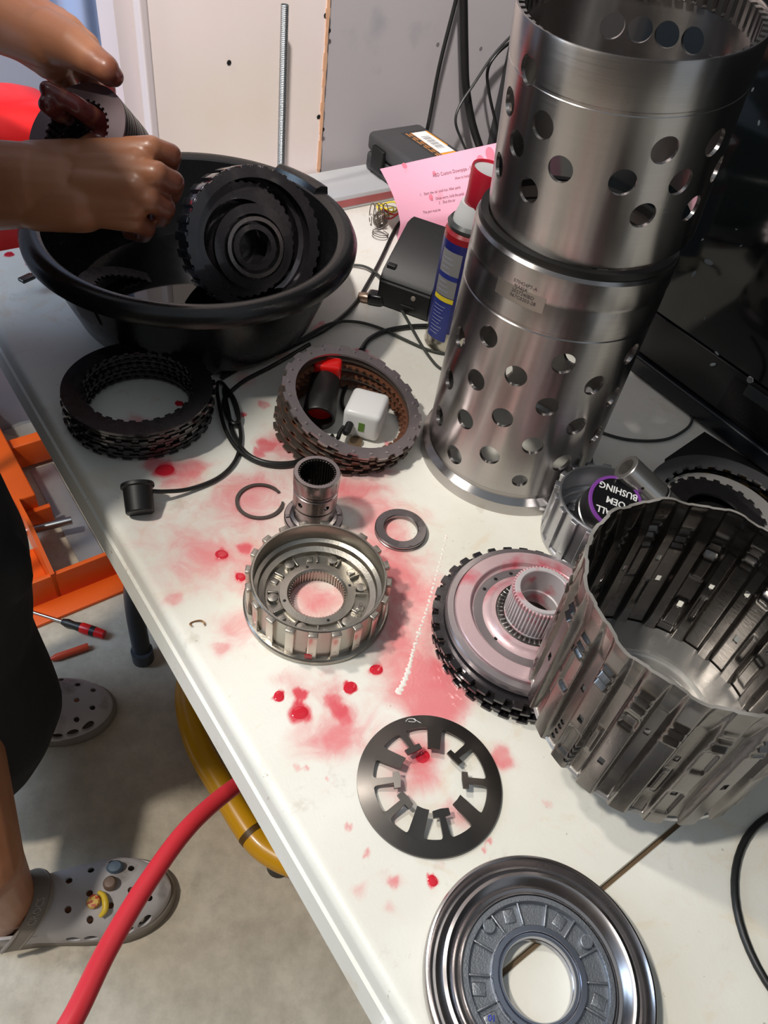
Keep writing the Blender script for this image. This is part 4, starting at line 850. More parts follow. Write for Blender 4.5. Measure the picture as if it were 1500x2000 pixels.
# --- black and red lamp body lying in the ring
p0, p1 = P(636, 742, ZT + .028), P(622, 818, ZT + .022); d = (p1 - p0); L_ = d.length
FL = thing('work_torch', 'stubby black and red torch lying inside the tilted ring stack', 'torch', M=frame(p0, d, (0, 0, 1)))
b = MB(); b.lathe([(0, 0), (.0150, 0), (.0165, .002), (.0165, L_ * .5), (.0178, L_ * .55), (.0178, L_ * .97), (.0168, L_), (.0148, L_), (.0145, L_ * .7), (0, L_ * .7)], 48); b.build('barrel', M_['black_rubber'], FL)
b = MB(); b.lathe([(0, L_ * .71), (.0140, L_ * .72), (.0142, L_ * .78), (0, L_ * .78)], 32); b.build('red_lens', M_['red_plastic'], FL)
b = MB(); b.box((-.004, -.016, -.016), (.022, .014, .003), bev=.004); b.build('red_head', mat('bright_red_plastic', S(220, 24, 20), .25), FL)

# --- metal stub beside the lead
o = thing('cable_plug', 'tiny black plug with a bare metal tip beside the power lead', 'plug', P(722, 592, ZT))
b = MB(); b.box((-.004, -.008, .001), (.018, .010, .017), bev=.005); b.build('plug_body', M_['black_gloss'], o)
b = MB(); b.lathe([(0, 0), (.0062, 0), (.0068, .004), (.0050, .013), (0, .014)], 20, M=Matrix.Translation((-.003, 0, .0075)) @ Matrix.Rotation(-PI / 2, 4, 'Y')); b.build('metal_tip', mat('coppery_tip', S(170, 146, 128), .35, .9, .1, 60), o)

# --- spray can
SCc = P(872, 668, ZT); CAN = thing('spray_can', 'blue and yellow spray can with a red capped nozzle beside the lower cylinder', 'spray can', (SCc.x, SCc.y, ZT))
rc_ = .0290; hc = .150
b = MB(); b.lathe([(0, 0), (rc_ - .002, 0), (rc_, .002), (rc_, .004), (rc_ - .0008, .006), (rc_ - .0004, .008), (rc_ - .0004, hc - .003), (rc_ - .0006, hc)], 72); b.build('can_body', mat('tin_silver', S(196, 190, 178), .24, 1.0, .05, 40), CAN)
b = MB(); b.lathe([(rc_ - .0005, .030), (rc_ + .0001, .030), (rc_ + .0001, hc - .006), (rc_ - .0005, hc - .006)], 72, closed=True); b.build('blue_wrap', mat('dark_blue_print', S(34, 38, 104), .28), CAN)
b = MB(); b.lathe([(rc_ - .0006, hc - .006), (rc_ + .0001, hc - .006), (rc_ - .0002, hc + .001), (rc_ - .004, hc + .006), (rc_ - .005, hc + .006)], 72, closed=True); b.build('red_shoulder', mat('dark_red_print', S(140, 26, 34), .25), CAN)
b = MB(); b.lathe([(rc_ - .006, hc + .003), (rc_ - .002, hc + .006), (rc_ - .001, hc + .010), (rc_ - .004, hc + .014), (rc_ - .009, hc + .011), (.0135, hc + .013), (.013, hc + .010)], 72, closed=True); b.build('grey_collar', mat('dark_grey_collar', S(70, 72, 72), .35, .4), CAN)
b = MB(); b.lathe([(.0225, hc + .010), (.0222, hc + .016), (.0195, hc + .024), (.0170, hc + .034), (.0, hc + .034)], 56); b.build('neck', mat('white_grey_neck', S(186, 188, 188), .35), CAN)
b = MB(); vs = []; fs = []; mcap = Matrix.Translation((.004, 0, hc + .034)); b.lathe([(.0150, -.008), (.0178, -.004), (.0190, .012), (.0222, .036), (.0216, .0385), (.0200, .0380), (.0192, .0345), (0, .0345)], 56, M=mcap @ Matrix.Rotation(.12, 4, 'Y')); b.build('red_nozzle', mat('red_nozzle', S(150, 24, 40), .3), CAN)
b = MB(); b.lathe([(0, .0347), (.0191, .0347), (.0193, .0357), (.0, .0360)], 40, M=mcap @ Matrix.Rotation(.12, 4, 'Y')); b.build('nozzle_top', mat('grey_nozzle_pad', S(168, 168, 168), .45), CAN)
tc_ = math.atan2(-SCc.y, -SCc.x) - .42
def patch(a0, a1, z0, z1, m, nm, dr=.0004):
    vs = []; fs = []; n = 12
    for z in (z0, z1):
        for k in range(n + 1): t = tc_ + a0 + (a1 - a0) * k / n; vs.append(((rc_ + dr) * math.cos(t), (rc_ + dr) * math.sin(t), z))
    for k in range(n): fs.append((k, k + 1, n + 2 + k, n + 1 + k))
    b = MB(); b.add(vs, fs); return b.build(nm, m, CAN)
m_sil = mat('silver_label', S(150, 150, 150), .4, .3); m_ye = mat('yellow_band', S(228, 206, 50), .35); m_bl = mat('blue_label', S(40, 52, 128), .35)
patch(-.62, .34, .078, .134, m_sil, 'silver_panel'); patch(-.62, .34, .100, .106, m_bl, 'blue_bar', .0006); patch(-.62, .34, .071, .077, m_ye, 'yellow_band'); patch(-.62, .34, .018, .0705, m_bl, 'blue_panel')
patch(.62, .95, .008, .142, mat('tan_seam', S(180, 164, 124), .3, .7), 'can_seam')
b = MB()
for i in range(9):
    for s_ in range(3): vs, fs = rectgrid(-.010, -.010 + .016 - .002 * ((i * 5 + s_) % 3), .026 + i * .0047, .0268 + i * .0047, 8)
    b.add(wrap(vs, tc_ - .14, 0, rc_, .0006), fs)
for i in range(8):
    vs, fs = rectgrid(-.010, .005 - .002 * (i % 3), .084 + i * .0058, .0848 + i * .0058, 8)
    if .098 < .084 + i * .0058 < .107: continue
    b.add(wrap(vs, tc_ - .14, 0, rc_, .0006), fs)
b.build('fine_print', mat('pale_print', S(160, 166, 190), .5), CAN)

# --- black tool charger behind the spray can
b0 = P(800, 590, ZT); fx = P(845, 615, ZT) - P(770, 588, ZT); fx.z = 0; fx.normalize()
TC_ = thing('battery_charger', 'black wedge shaped tool battery charger left of the spray can', 'charger', M=frame(b0, (0, 0, 1), fx))
b = MB(); side = [(-.030, 0), (-.036, .014), (-.036, .040), (-.028, .052), (.040, .088), (.058, .088), (.066, .060), (.066, 0)]
vs = [(-.034, y, z) for y, z in side] + [(.040, y, z) for y, z in side]; n = 8
fs = [tuple(range(n)), tuple(range(2 * n - 1, n - 1, -1))] + [(k, n + k, n + (k + 1) % n, (k + 1) % n) for k in range(n)]; b.add(vs, fs); o = b.build('charger_case', M_['black_plastic'], TC_, ang=.4)
bm = bmesh.new(); bm.from_mesh(o.data); bmesh.ops.bevel(bm, geom=bm.edges[:], offset=.0025, segments=2, affect='EDGES'); bm.to_mesh(o.data); bm.free(); o.data.shade_smooth(); o.data.set_sharp_from_angle(angle=.5)
b = MB(); b.lathe([(0, .002), (.0030, .0015), (.0034, 0)], 14, M=Matrix.Translation((.016, -.0363, .030)) @ Matrix.Rotation(PI / 2, 4, 'X')); b.build('indicator', mat('grey_lamp_lens', S(130, 122, 112), .3), TC_)
b = MB(); b.box((.0, -.0372, .014), (.020, -.0355, .0165), bev=.0005); b.build('rail', M_['black_rubber'], TC_); b = MB(); b.box((-.030, -.026, .0520), (-.018, -.018, .0580), bev=.001); b.build('release_tab', M_['black_rubber'], TC_)

# ================================================================ things at the back wall
qr = plane_a(549, 310, 0.962); zt = min((abs((RC.transposed() @ (Vector((qr.x, qr.y, z)) - CAMP)).y / -(RC.transposed() @ (Vector((qr.x, qr.y, z)) - CAMP)).z * FPX - 988), z) for z in np.arange(.8, 1.29, .002))[1]
b = MB(); pr = []; z = 0.0; Hh = zt - ZT
while z < Hh: pr += [(.0046, z), (.0055, z + .0010), (.0046, z + .0020)]; z += .0022
b.lathe([(0, 0)] + pr + [(.0044, Hh), (0, Hh)], 20); o = b.build('threaded_rod', M_['zinc'], ang=1.2, loc=(qr.x, qr.y, ZT)); tag(o, 'upright zinc threaded rod standing behind the basin against the white wall', 'rod')
CT = thing('flat_carton', 'low grey lidded box with a red front edge lying along the wall', 'box', M=FR(0, 0, 0))
vS = tuv(P(592, 392, ZT + .024))[1]
b = MB(); b.box((vS, .918, ZT + .0005), (.80, 1.0, ZT + .024), bev=.002); b.build('carton_body', mat('grey_card', S(176, 178, 180), .6, var=.03, vs=12), CT)
b = MB(); b.box((vS + .03, .9172, ZT + .006), (.80, .9185, ZT + .017)); b.build('red_band', mat('faded_red_band', S(158, 84, 84), .5, var=.3, vs=30), CT, smooth=False)
# black tool case
TC2 = thing('tool_case', 'black plastic tool case with an orange and white label standing against the wall', 'tool case', M=FR(0, 0, 0))
v1, v2, a1, a2, zc0, zc1 = .612, .712, .855, .988, ZT + .0248, ZT + .083
m_case = mat('charcoal_case_plastic', S(62, 62, 64), .45, 0, .06, 30, bump=.15, bs=700)
b = MB(); b.box((v1, a1, zc0), (v2, a2, (zc0 + zc1) / 2 - .001), bev=.006); b.build('case_base', m_case, TC2)
b = MB(); b.box((v1 - .001, a1, (zc0 + zc1) / 2), (v2, a2, zc1), bev=.008); b.build('case_lid', m_case, TC2)
b = MB(); b.box((v1 - .007, .935, zc0 + .012), (v1 + .001, .965, zc1 - .012), bev=.002); b.build('latch', M_['black_plastic'], TC2)
b = MB(); b.box((v1 + .045, a1 + .012, zc1), (v2 - .010, .962, zc1 + .0005)); b.build('label_base', mat('label_ground', S(54, 52, 52), .5), TC2, smooth=False)
b = MB(); b.box((v2 - .040, .880, zc1 + .0004), (v2 - .013, .955, zc1 + .0009)); b.build('white_label', M_['white_paint'], TC2, smooth=False)
b = MB(); b.box((v2 - .040, .864, zc1 + .0004), (v2 - .013, .879, zc1 + .0009)); b.box((v2 - .0125, .90, zc1 + .0004), (v2 - .010, .955, zc1 + .0009)); b.build('orange_label', mat('orange_label', S(224, 150, 40), .5), TC2, smooth=False)
b = MB()
for i in range(14): b.box((v2 - .034, .895 + i * .0032, zc1 + .0008), (v2 - .020, .895 + i * .0032 + .0008 + .0010 * ((i * 7) % 3) / 2, zc1 + .0011))
b.build('barcode', mat('grey_bars', S(120, 120, 120), .5), TC2, smooth=False)
b = MB()
for i in range(5):
    for j in range(6): b.box((v1 + .049 + i * .0046, .872 + j * .0145, zc1 + .0004), (v1 + .051 + i * .0046, .872 + j * .0145 + .009 + .003 * ((i + j) % 2), zc1 + .0008))
b.build('orange_print', mat('orange_print', S(190, 128, 70), .5), TC2, smooth=False)

# pink sheet of instructions, curling from the table up over the case
def bez(q): return q
TLp, TRp = P(742, 330, ZT + .102), P(1012, 270, ZT + .108); BLp, BRp = P(796, 492, ZT + .006), P(1010, 470, ZT + .006)
def paper(u, v, lift=0.0):
    top = TLp.lerp(TRp, u); bot = BLp.lerp(BRp, u); p = top.lerp(bot, v)
    nrm = (TRp - TLp).cross(BLp - TLp).normalized(); nrm = nrm if nrm.z > 0 else -nrm
    s_ = .010 * math.sin(PI * min(1, v * 1.25)) - (.026 * max(0, v - .62) / .38) * math.sin(PI * max(0, min(1, (v - .62) / .38))) + .004 * math.sin(3 * u)
    return p + nrm * (s_ + lift)
def pmat():
    m = mat('pink_paper', S(244, 178, 200), .75, 0, .02, 8, bump=.03, bs=200, col2=S(238, 160, 180), c2s=22, c2t=(.62, .72)); return m
n, mm = 30, 30; vs = []; fs = []
for s_ in (0, 1):
    for j in range(mm + 1):
        for i in range(n + 1): vs.append(paper(i / n, j / mm, s_ * .0004))
R_ = (n + 1) * (mm + 1)
for s_ in (0, 1):
    for j in range(mm):
        for i in range(n): a = s_ * R_ + j * (n + 1) + i; fs.append((a, a + 1, a + n + 2, a + n + 1))
PPo = TLp.copy()
PAP = thing('instruction_sheet', 'pink printed instruction sheet propped behind the spray can', 'paper', BLp)
b = MB(); b.add([v - BLp for v in vs], fs); b.build('sheet', pmat(), PAP)
W_ = (TRp - TLp).length; H_ = (BLp - TLp).length
b = MB()
def on_paper(vs, x0, y0):       # x along the top edge, y down, in metres
    return [paper((x0 + v[0]) / W_, (y0 - v[1]) / H_, .0007 + max(0, v[2])) - BLp for v in vs]
rowsT = [('ABD Custom Downpipe - Steps', 'P', 846, 345, .0066), ('How to Install', 'P', 886, 349, .0052), ('1.   Start the car until hot. After parts', 'P', 820, 379, .0052), ('2.   Once warm, hold the pedal', 'P', 843, 388, .0052), ('3.   Shut the car', 'P', 858, 398, .0052), ('The part must be', 'P', 828, 415, .0050)]
for tx, _, px, py, sz in rowsT:
    # find (u,v) of the pixel on the sheet
    best = (9, 0, 0)
    for i in range(41):
        for j in range(41):
            q = RC.transposed() @ (paper(i / 40, j / 40) - CAMP); ex = 750 + q.x / -q.z * FPX - px; ey = 1000 - q.y / -q.z * FPX - py; e = ex * ex + ey * ey
            if e < best[0] or best[0] == 9: best = (e, i / 40, j / 40)
    vs, fs = text_mb(tx, sz, .00003, 'LEFT'); vs = [v for v in vs]
    b.add(on_paper(vs, best[1] * W_, best[2] * H_), fs)
b.build('printed_text', mat('grey_print', S(92, 56, 70), .8), PAP, smooth=False)
b = MB()
for px, py, r in ((937, 313, .0075), (959, 303, .009), (791, 322, .004), (843, 386, .004), (850, 340, .003)):
    best = (1e9, 0, 0)
    for i in range(61):
        for j in range(41):
            q = RC.transposed() @ (paper(i / 60, j / 40) - CAMP); ex = 750 + q.x / -q.z * FPX - px; ey = 1000 - q.y / -q.z * FPX - py
            if ex * ex + ey * ey < best[0]: best = (ex * ex + ey * ey, i / 60, j / 40)
    pts = [(r * math.cos(2 * PI * k / 16) * 1.0, r * math.sin(2 * PI * k / 16), 0) for k in range(16)]; b.add(on_paper(pts, best[1] * W_, best[2] * H_), [tuple(range(16))])
b.build('finger_stains', mat('pink_stain', S(232, 128, 150), .8), PAP, smooth=False)

# springs and wires beside the sheet
def coil(c, axis, R, r, turns, length, m, name, label, xh=(1, 0, 0.1)):
    Mx = frame(c, axis, xh); N_ = int(turns * 16); b = MB()
    b.tube([Mx @ Vector((R * math.cos(2 * PI * k / 16), R * math.sin(2 * PI * k / 16), length * k / N_)) for k in range(N_ + 1)], r, 6, 0); o = b.build(name, m); return tag(o, label, 'spring', 'springs by the pink sheet')
m_sp = mat('spring_wire', S(112, 104, 96), .3, .9, .1, 60)
coil(P(722, 418, ZT + .014), (1, .35, .02), .0150, .0007, 4, .026, m_sp, 'coil_spring', 'wide open wire spring left of the pink sheet')
coil(P(738, 432, ZT + .010), (.5, 1, .15), .0095, .0007, 5, .016, m_sp, 'coil_spring', 'small bunched wire spring leaning on the wide one')
coil(P(748, 443, ZT + .008), (-.6, .6, .5), .0085, .0007, 4, .012, m_sp, 'coil_spring', 'small wire spring nearest the power lead')
coil(P(742, 460, ZT + .004), (.1, .1, 1), .0120, .0006, 2, .006, m_sp, 'coil_spring', 'flat wire coil lying in front of the other springs')
for i, (px, py, rr, col, nm, lb) in enumerate(((756, 402, .016, S(222, 200, 40), 'yellow_wire', 'loop of yellow wire behind the springs'), (752, 410, .013, S(228, 206, 52), 'yellow_wire', 'smaller yellow wire loop lying on the springs'), (762, 418, .012, S(196, 44, 44), 'red_wire', 'short loop of red wire under the pink sheet'))):
    c = P(px, py, ZT + .008 + .003 * i); b = MB(); b.tube([c + Vector((rr * math.cos(2 * PI * k / 24), .7 * rr * math.sin(2 * PI * k / 24), .004 * math.sin(4 * PI * k / 24 + i))) for k in range(24)], .0013, 8, 0, closed=True); o = b.build(nm, mat(nm, col, .4)); tag(o, lb, 'wire')

# cables on the wall
cable('drain_hose', [plane_a(903, -90, AW - .02), plane_a(905, 0, AW - .02), plane_a(907, 100, AW - .02), plane_a(910, 170, AW - .022), plane_a(922, 240, AW - .026), plane_a(942, 300, AW - .03), plane_a(968, 360, AW - .04), plane_a(990, 430, AW - .05)], .0066, M_['black_rubber'], 'thick black hose hanging down the grey wall', n=20)
cable('thin_wall_cable', [plane_a(1060, 20, AW - .03), plane_a(1003, 66, AW - .03), plane_a(962, 110, AW - .035), plane_a(925, 165, AW - .045), plane_a(897, 208, AW - .05), plane_a(890, 240, AW - .055), plane_a(902, 275, AW - .06), plane_a(918, 310, AW - .07), plane_a(932, 350, AW - .08)], .0021, M_['cable_grey'], 'thin grey cable crossing in front of the thick wall hose')
cable('thin_wall_cable', [plane_a(1060, 40, AW - .02), plane_a(1003, 78, AW - .02), plane_a(968, 108, AW - .02), plane_a(952, 140, AW - .02), plane_a(956, 185, AW - .022), plane_a(968, 240, AW - .025), plane_a(976, 290, AW - .03), plane_a(990, 350, AW - .03)], .0026, m_cord, 'black cable bending down the wall beside the upper cylinder')

# red fuel can on a grey crate beyond the table
vg = vat(112, 190, 1.22)
CR_ = thing('side_shelf', 'grey shelf board on posts beyond the table carrying the red can', 'shelf', M=FR(0, 0, 0))
m_sh = mat('grey_shelf_paint', S(140, 146, 154), .6, var=.05)
b = MB(); b.box((vg - .37, 1.05, .585), (vg + .06, 1.28, .610), bev=.004); b.build('shelf_board', m_sh, CR_)
for x, y in ((vg - .36, 1.07), (vg - .36, 1.26), (vg + .05, 1.07), (vg + .05, 1.26)):
    b = MB(); b.box((x - .010, y - .010, 0), (x + .010, y + .010, .586)); b.build('post', m_sh, CR_, smooth=False)
GC = thing('fuel_can', 'bright red plastic fuel can behind the basin at the left', 'fuel can', M=FR(1.165, vg - .115, .6105))
def sup(hx, hy, z, e=4.0, n=48):
    out = []
    for k in range(n):
        t = 2 * PI * k / n; c, s_ = math.cos(t), math.sin(t); out.append((hx * math.copysign(abs(c) ** (2 / e), c), hy * math.copysign(abs(s_) ** (2 / e), s_), z))
    return out
def loft(rings, M=None):
    n = len(rings[0]); vs = [p for r in rings for p in r]; fs = [tuple(range(n - 1, -1, -1)), tuple((len(rings) - 1) * n + k for k in range(n))]
    for j in range(len(rings) - 1):
        for k in range(n): fs.append((j * n + k, j * n + (k + 1) % n, (j + 1) * n + (k + 1) % n, (j + 1) * n + k))
    return vs, fs
b = MB(); vs, fs = loft([sup(hx, hy, z) for hx, hy, z in ((.100, .070, 0), (.112, .080, .006), (.115, .083, .02), (.115, .083, .115), (.112, .080, .120), (.112, .080, .126), (.115, .083, .131), (.115, .083, .185), (.112, .080, .200), (.102, .072, .222), (.085, .058, .238), (.060, .042, .248), (.040, .034, .252))]); b.add(vs, fs); b.build('can_body', M_['red_plastic'], GC)
b = MB(); b.tube([(-.055, 0, .240), (-.050, 0, .268), (-.035, 0, .276), (-.018, 0, .268), (-.010, 0, .248)], .008, 14, 6); b.build('handle', M_['red_plastic'], GC)
b = MB(); b.lathe([(0, 0), (.022, 0), (.022, .022), (.019, .025), (0, .025)], 28, M=Matrix.Translation((-.085, 0, .228)) @ Matrix.Rotation(-.5, 4, 'Y')); b.build('cap', M_['black_plastic'], GC)

# ================================================================ things on the floor
HO = thing('engine_hoist', 'orange steel hoist frame standing on the concrete under the far end of the table', 'hoist', M=FR(0, 0, 0))
def bar(name, lo, hi, m=None, bev=.002, par=HO): b = MB(); b.box(lo, hi, bev=bev); return b.build(name, m or M_['orange_paint'], par)
bar('main_rail', (-.045, 1.20, .035), (.030, 1.95, .095), bev=.004)
bar('rail_end_plate', (-.025, 1.188, .000), (.050, 1.200, .060))
bar('far_crossbar', (.030, 1.375, .010), (.60, 1.405, .075), bev=.003)
bar('near_crossbar_web', (-.070, 1.000, .004), (.60, 1.010, .075))
bar('near_crossbar_flange', (-.070, .955, .000), (.60, 1.010, .008))
b = MB(); vs = [(-.012, y, z) for y, z in ((1.0, .010), (1.16, .010), (1.20, .060), (1.20, .11), (1.10, .12), (1.0, .080))]; n = 6
b.add(vs + [(x + .008, y, z) for x, y, z in vs], [tuple(range(n)), tuple(range(2 * n - 1, n - 1, -1))] + [(k, n + k, n + (k + 1) % n, (k + 1) % n) for k in range(n)]); b.build('gusset', M_['orange_paint'], HO, smooth=False)
bar('wheel_plate', (-.10, 1.010, .006), (-.012, 1.14, .012))
for x in (-.080, -.045):
    b = MB(); b.lathe([(0, 0), (.011, 0), (.011, .008), (.0055, .009), (.0055, .016), (0, .017)], 6, M=Matrix.Translation((x, 1.040, .012))); b.build('bolt', M_['zinc'], HO, smooth=False)
b = MB(); b.tube([(-.02, 1.165, .040), (.075, 1.145, .046)], .0085, 14, 0); b.build('steel_bar', M_['zinc'], HO)
b = MB(); b.box((.055, 1.02, .0005), (.105, 1.37, .004)); o = b.build('lit_floor_strip', mat('lit_concrete_strip', S(178, 174, 172), .4, .5, .15, 30), HO, smooth=False)  # pale strip added to stand in for lit concrete beside the rail
# screwdriver and marker
p0, p1 = P(52, 1192, .010), P(205, 1240, .011); d = p1 - p0; L_ = d.length
SDv = thing('screwdriver', 'black and red handled screwdriver lying on the concrete by the hoist', 'screwdriver', M=frame(p0, d, (0, 0, 1)))
b = MB(); b.lathe([(0, 0), (.0030, 0), (.0034, .01), (.0034, L_ * .48), (0, L_ * .48)], 14); b.build('blade', M_['steel_bright'], SDv)
b = MB(); b.lathe([(0, L_ * .46), (.0060, L_ * .46), (.0085, L_ * .52), (.0070, L_ * .60), (.0098, L_ * .72), (.0100, L_ * .88), (0, L_ * .88)], 16); b.build('grip', M_['black_rubber'], SDv)
b = MB(); b.lathe([(.0101, L_ * .70), (.0104, L_ * .72), (.0104, L_ * .80), (.0101, L_ * .82)], 16); b.lathe([(0, L_ * .88), (.0098, L_ * .88), (.0085, L_ * .99), (0, L_)], 16); b.build('red_cap', M_['red_plastic'], SDv)
p0, p1 = P(97, 1288, .007), P(173, 1262, .007); d = p1 - p0; L_ = d.length
b = MB(); b.lathe([(0, 0), (.0025, 0), (.0066, .012), (.0066, L_ - .002), (.0060, L_), (0, L_)], 18, M=frame(p0, d, (0, 0, 1))); o = b.build('orange_marker', mat('coral_plastic', S(232, 84, 52), .35)); tag(o, 'coral orange marker pen lying on the concrete below the screwdriver', 'marker')
# clear bag with small parts
b = MB(); c = P(40, 775, .012); vs = []; fs = []; n = 26
for j in range(n + 1):
    for i in range(n + 1):
        x, y = i / n - .5, j / n - .5; e = max(0, (1 - (2 * x) ** 4) * (1 - (2 * y) ** 4)); z = .002 + e * (.012 + .010 * mnoise.noise((x * 7, y * 7, 3)) + .006 * mnoise.noise((x * 19, y * 19, 1))); vs.append((c.x + x * .20 + y * .05, c.y + y * .24, max(.001, z)))
for j in range(n):
    for i in range(n): a = j * (n + 1) + i; fs.append((a, a + 1, a + n + 2, a + n + 1))
b.add(vs, fs); o = b.build('plastic_bag', mat('clear_plastic_film', S(226, 226, 226), .12, 0, trans=.75, ior=1.3)); tag(o, 'crumpled clear plastic bag on the concrete beyond the hoist', 'bag')
# red air hose
b = MB(); hp_ = [PD(20, 2210, .46), PD(75, 2100, .48), PD(145, 1985, .505), PD(212, 1850, .55), PD(292, 1718, .605), PD(375, 1608, .665), PD(468, 1530, .73), PD(560, 1478, .80), PD(680, 1450, .90), PD(800, 1480, 1.05)]
b.tube(hp_, .0078, 20, 10); o = b.build('air_hose', M_['red_hose']); tag(o, 'red rubber air hose hanging from under the table in front of the clog', 'hose')
# yellow tubular stand under the table
YS = thing('tubular_stand', 'yellow painted tube stand on the floor under the near table edge', 'stand', P(450, 1560, 0))
L0 = YS.location
yp = [P(x, y, z) - L0 for x, y, z in ((520, 1210, .075), (440, 1235, .075), (385, 1290, .07), (366, 1360, .06), (385, 1450, .055), (438, 1545, .050), (492, 1630, .047), (535, 1668, .047), (590, 1690, .05), (680, 1700, .05))]
b = MB(); b.tube(yp, .0215, 20, 8); b.build('tube_frame', M_['yellow_paint'], YS)
cr_ = crom([Vector(p) for p in yp], 8); k = min(range(len(cr_)), key=lambda i: (cr_[i] - (P(500, 1624, .047) - L0)).length); dd = (cr_[k + 1] - cr_[k - 1]).normalized(); b = MB(); b.lathe([(.0214, -.005), (.0219, -.005), (.0219, .005), (.0214, .005)], 32, closed=True, M=frame(cr_[k], dd, (0, 0, 1))); b.build('brown_band', mat('brown_band', S(96, 66, 20), .5), YS)
for x, y in ((545, 1690), (400, 1300)):
    b = MB(); b.lathe([(0, 0), (.020, 0), (.018, .034), (0, .034)], 20, M=Matrix.Translation(P(x, y, 0) - L0)); b.build('rubber_foot', M_['black_rubber'], YS)

# ================================================================ plates held in the hands
nH = None
cF = PD(152, 262, .735); toC = (CAMP - cF).normalized()
camx = RC @ Vector((1, 0, 0)); camy = RC @ Vector((0, 1, 0)); camz = RC @ Vector((0, 0, 1))
nH = (camz * math.cos(.24) - camx * math.sin(.24) + camy * .16).normalized()
RH = .0520
h1 = plate_mesh('held_steel', RH, .0350, .0024, mat('dull_violet_steel', S(120, 104, 106), .4, .9, .1, 30, coat=.2), inN=30, inD=.0022)
h2 = plate_mesh('held_friction', RH + .0004, .0350, .0032, M_['friction_oil'], inN=30, inD=.0022)
for k in range(13):
    m = frame(cF - nH * (.0042 * k), nH, camy); o = put('clutch_plate', h1 if k % 4 == 0 else h2, M=m)
    tag(o, 'front plate of the pack held in the hands, its grey face showing' if k == 0 else 'oil-black plate, %s from the front of the pack held in the hands' % ORD[k], 'clutch plate', 'clutch plates held in the hands')

# ================================================================ the person
PERS = thing('person', 'person in black baggy trousers and grey clogs, both hands holding plates over the basin', 'person', (-0.45, 0.42, 0))
PL0 = PERS.location.copy()
def sph(b, c, r): b.lathe([(r * math.sin(PI * k / 10), -r * math.cos(PI * k / 10)) for k in range(11)], 18, M=Matrix.Translation(c))
def caps(b, p0, r0, p1, r1, flat=None, n=20):
    p0, p1 = Vector(p0), Vector(p1); d = p1 - p0; L_ = d.length
    pr = [(r0 * math.sin(PI / 2 * k / 5), -r0 * math.cos(PI / 2 * k / 5)) for k in range(6)] + [(r1 * math.cos(PI / 2 * k / 5), L_ + r1 * math.sin(PI / 2 * k / 5)) for k in range(6)]
    pr[0] = (0, -r0); pr[-1] = (0, L_ + r1)
    M = frame(p0, d, camz if abs(d.normalized().dot(camz)) < .95 else camx)
    if flat: M = M @ Matrix.Diagonal((flat, 1, 1, 1))
    b.lathe(pr, n, M=M)
def chain(b, pts, rs, flat=None):
    for i in range(len(pts) - 1): caps(b, pts[i], rs[i], pts[i + 1], rs[i + 1], flat)
B = MB(); D = PD
# right arm: forearm level from the left, back of the hand to the camera, fingers curled down and away
Rsh, Rel = Vector((-.525, .475, 1.27)), Vector((-.63, .60, 1.02))
wr = D(118, 362, .745)
chain(B, [Rsh, Rel], [.052, .044]); chain(B, [Rel, D(-40, 362, .75), D(60, 362, .745)], [.046, .0425, .0385]); caps(B, D(60, 362, .745), .0380, wr, .0335)
caps(B, D(70, 330, .75), .026, D(150, 322, .742), .0235); caps(B, D(70, 395, .748), .027, D(160, 402, .740), .025)
kn = [D(296, 291, .722), D(306, 341, .714), D(293, 391, .722), D(262, 432, .736)]
mc = [D(160, 312, .742), D(160, 342, .738), D(160, 374, .738), D(165, 404, .742)]
for a, c_, ra, rk in zip(mc, kn, (.0185, .0195, .0195, .0180), (.0122, .0126, .0120, .0108)): caps(B, a, ra, c_, rk)
caps(B, D(170, 330, .738), .020, D(270, 322, .722), .0145); caps(B, D(170, 365, .734), .020, D(270, 366, .719), .0145); caps(B, D(180, 400, .738), .019, D(262, 405, .727), .0135)
caps(B, D(200, 400, .745), .022, D(250, 420, .745), .016)
fin = [
 ([kn[0], D(333, 303, .734), D(328, 330, .768), D(290, 342, .782)], (.0114, .0108, .0098, .0088)),
 ([kn[1], D(338, 356, .726), D(333, 382, .762), D(292, 388, .780)], (.0115, .0109, .0098, .0088)),
 ([kn[2], D(322, 406, .734), D(314, 426, .768), D(272, 424, .780)], (.0110, .0104, .0094, .0084)),
 ([kn[3], D(286, 446, .750), D(280, 458, .775), D(252, 454, .782)], (.0098, .0090, .0082, .0073))]
for p_, r_ in fin: chain(B, p_, r_)
# right thumb comes up behind the ring and lies over its face
thR = [D(165, 315, .748), D(205, 278, .760), D(196, 240, .745), D(150, 208, .718), D(92, 174, .703)]
chain(B, thR, (.0190, .0145, .0108, .0096, .0072))
# left arm from upper left, thumb on top of the plates
Lsh, Lel = Vector((-.70, .64, 1.30)), Vector((-.72, .78, 1.10))
wl = D(38, 52, .735)
chain(B, [Lsh, Lel], [.052, .044]); chain(B, [Lel, D(-60, 0, .745), D(0, 28, .738)], [.045, .0400, .0350]); caps(B, D(0, 28, .738), .0350, wl, .0300)
caps(B, wl, .0290, D(92, 82, .725), .0250); caps(B, D(60, 72, .74), .027, D(96, 112, .742), .020); caps(B, D(70, 45, .735), .024, D(128, 70, .730), .0200)
thL = [D(92, 72, .722), D(140, 90, .715), D(182, 118, .714), D(216, 146, .722)]
chain(B, thL, (.0240, .0195, .0148, .0108))
caps(B, D(182, 118, .714), .0140, D(205, 133, .714), .0130); caps(B, D(205, 133, .715), .0125, D(222, 149, .724), .0095)
caps(B, D(110, 62, .735), .022, D(165, 92, .735), .015)
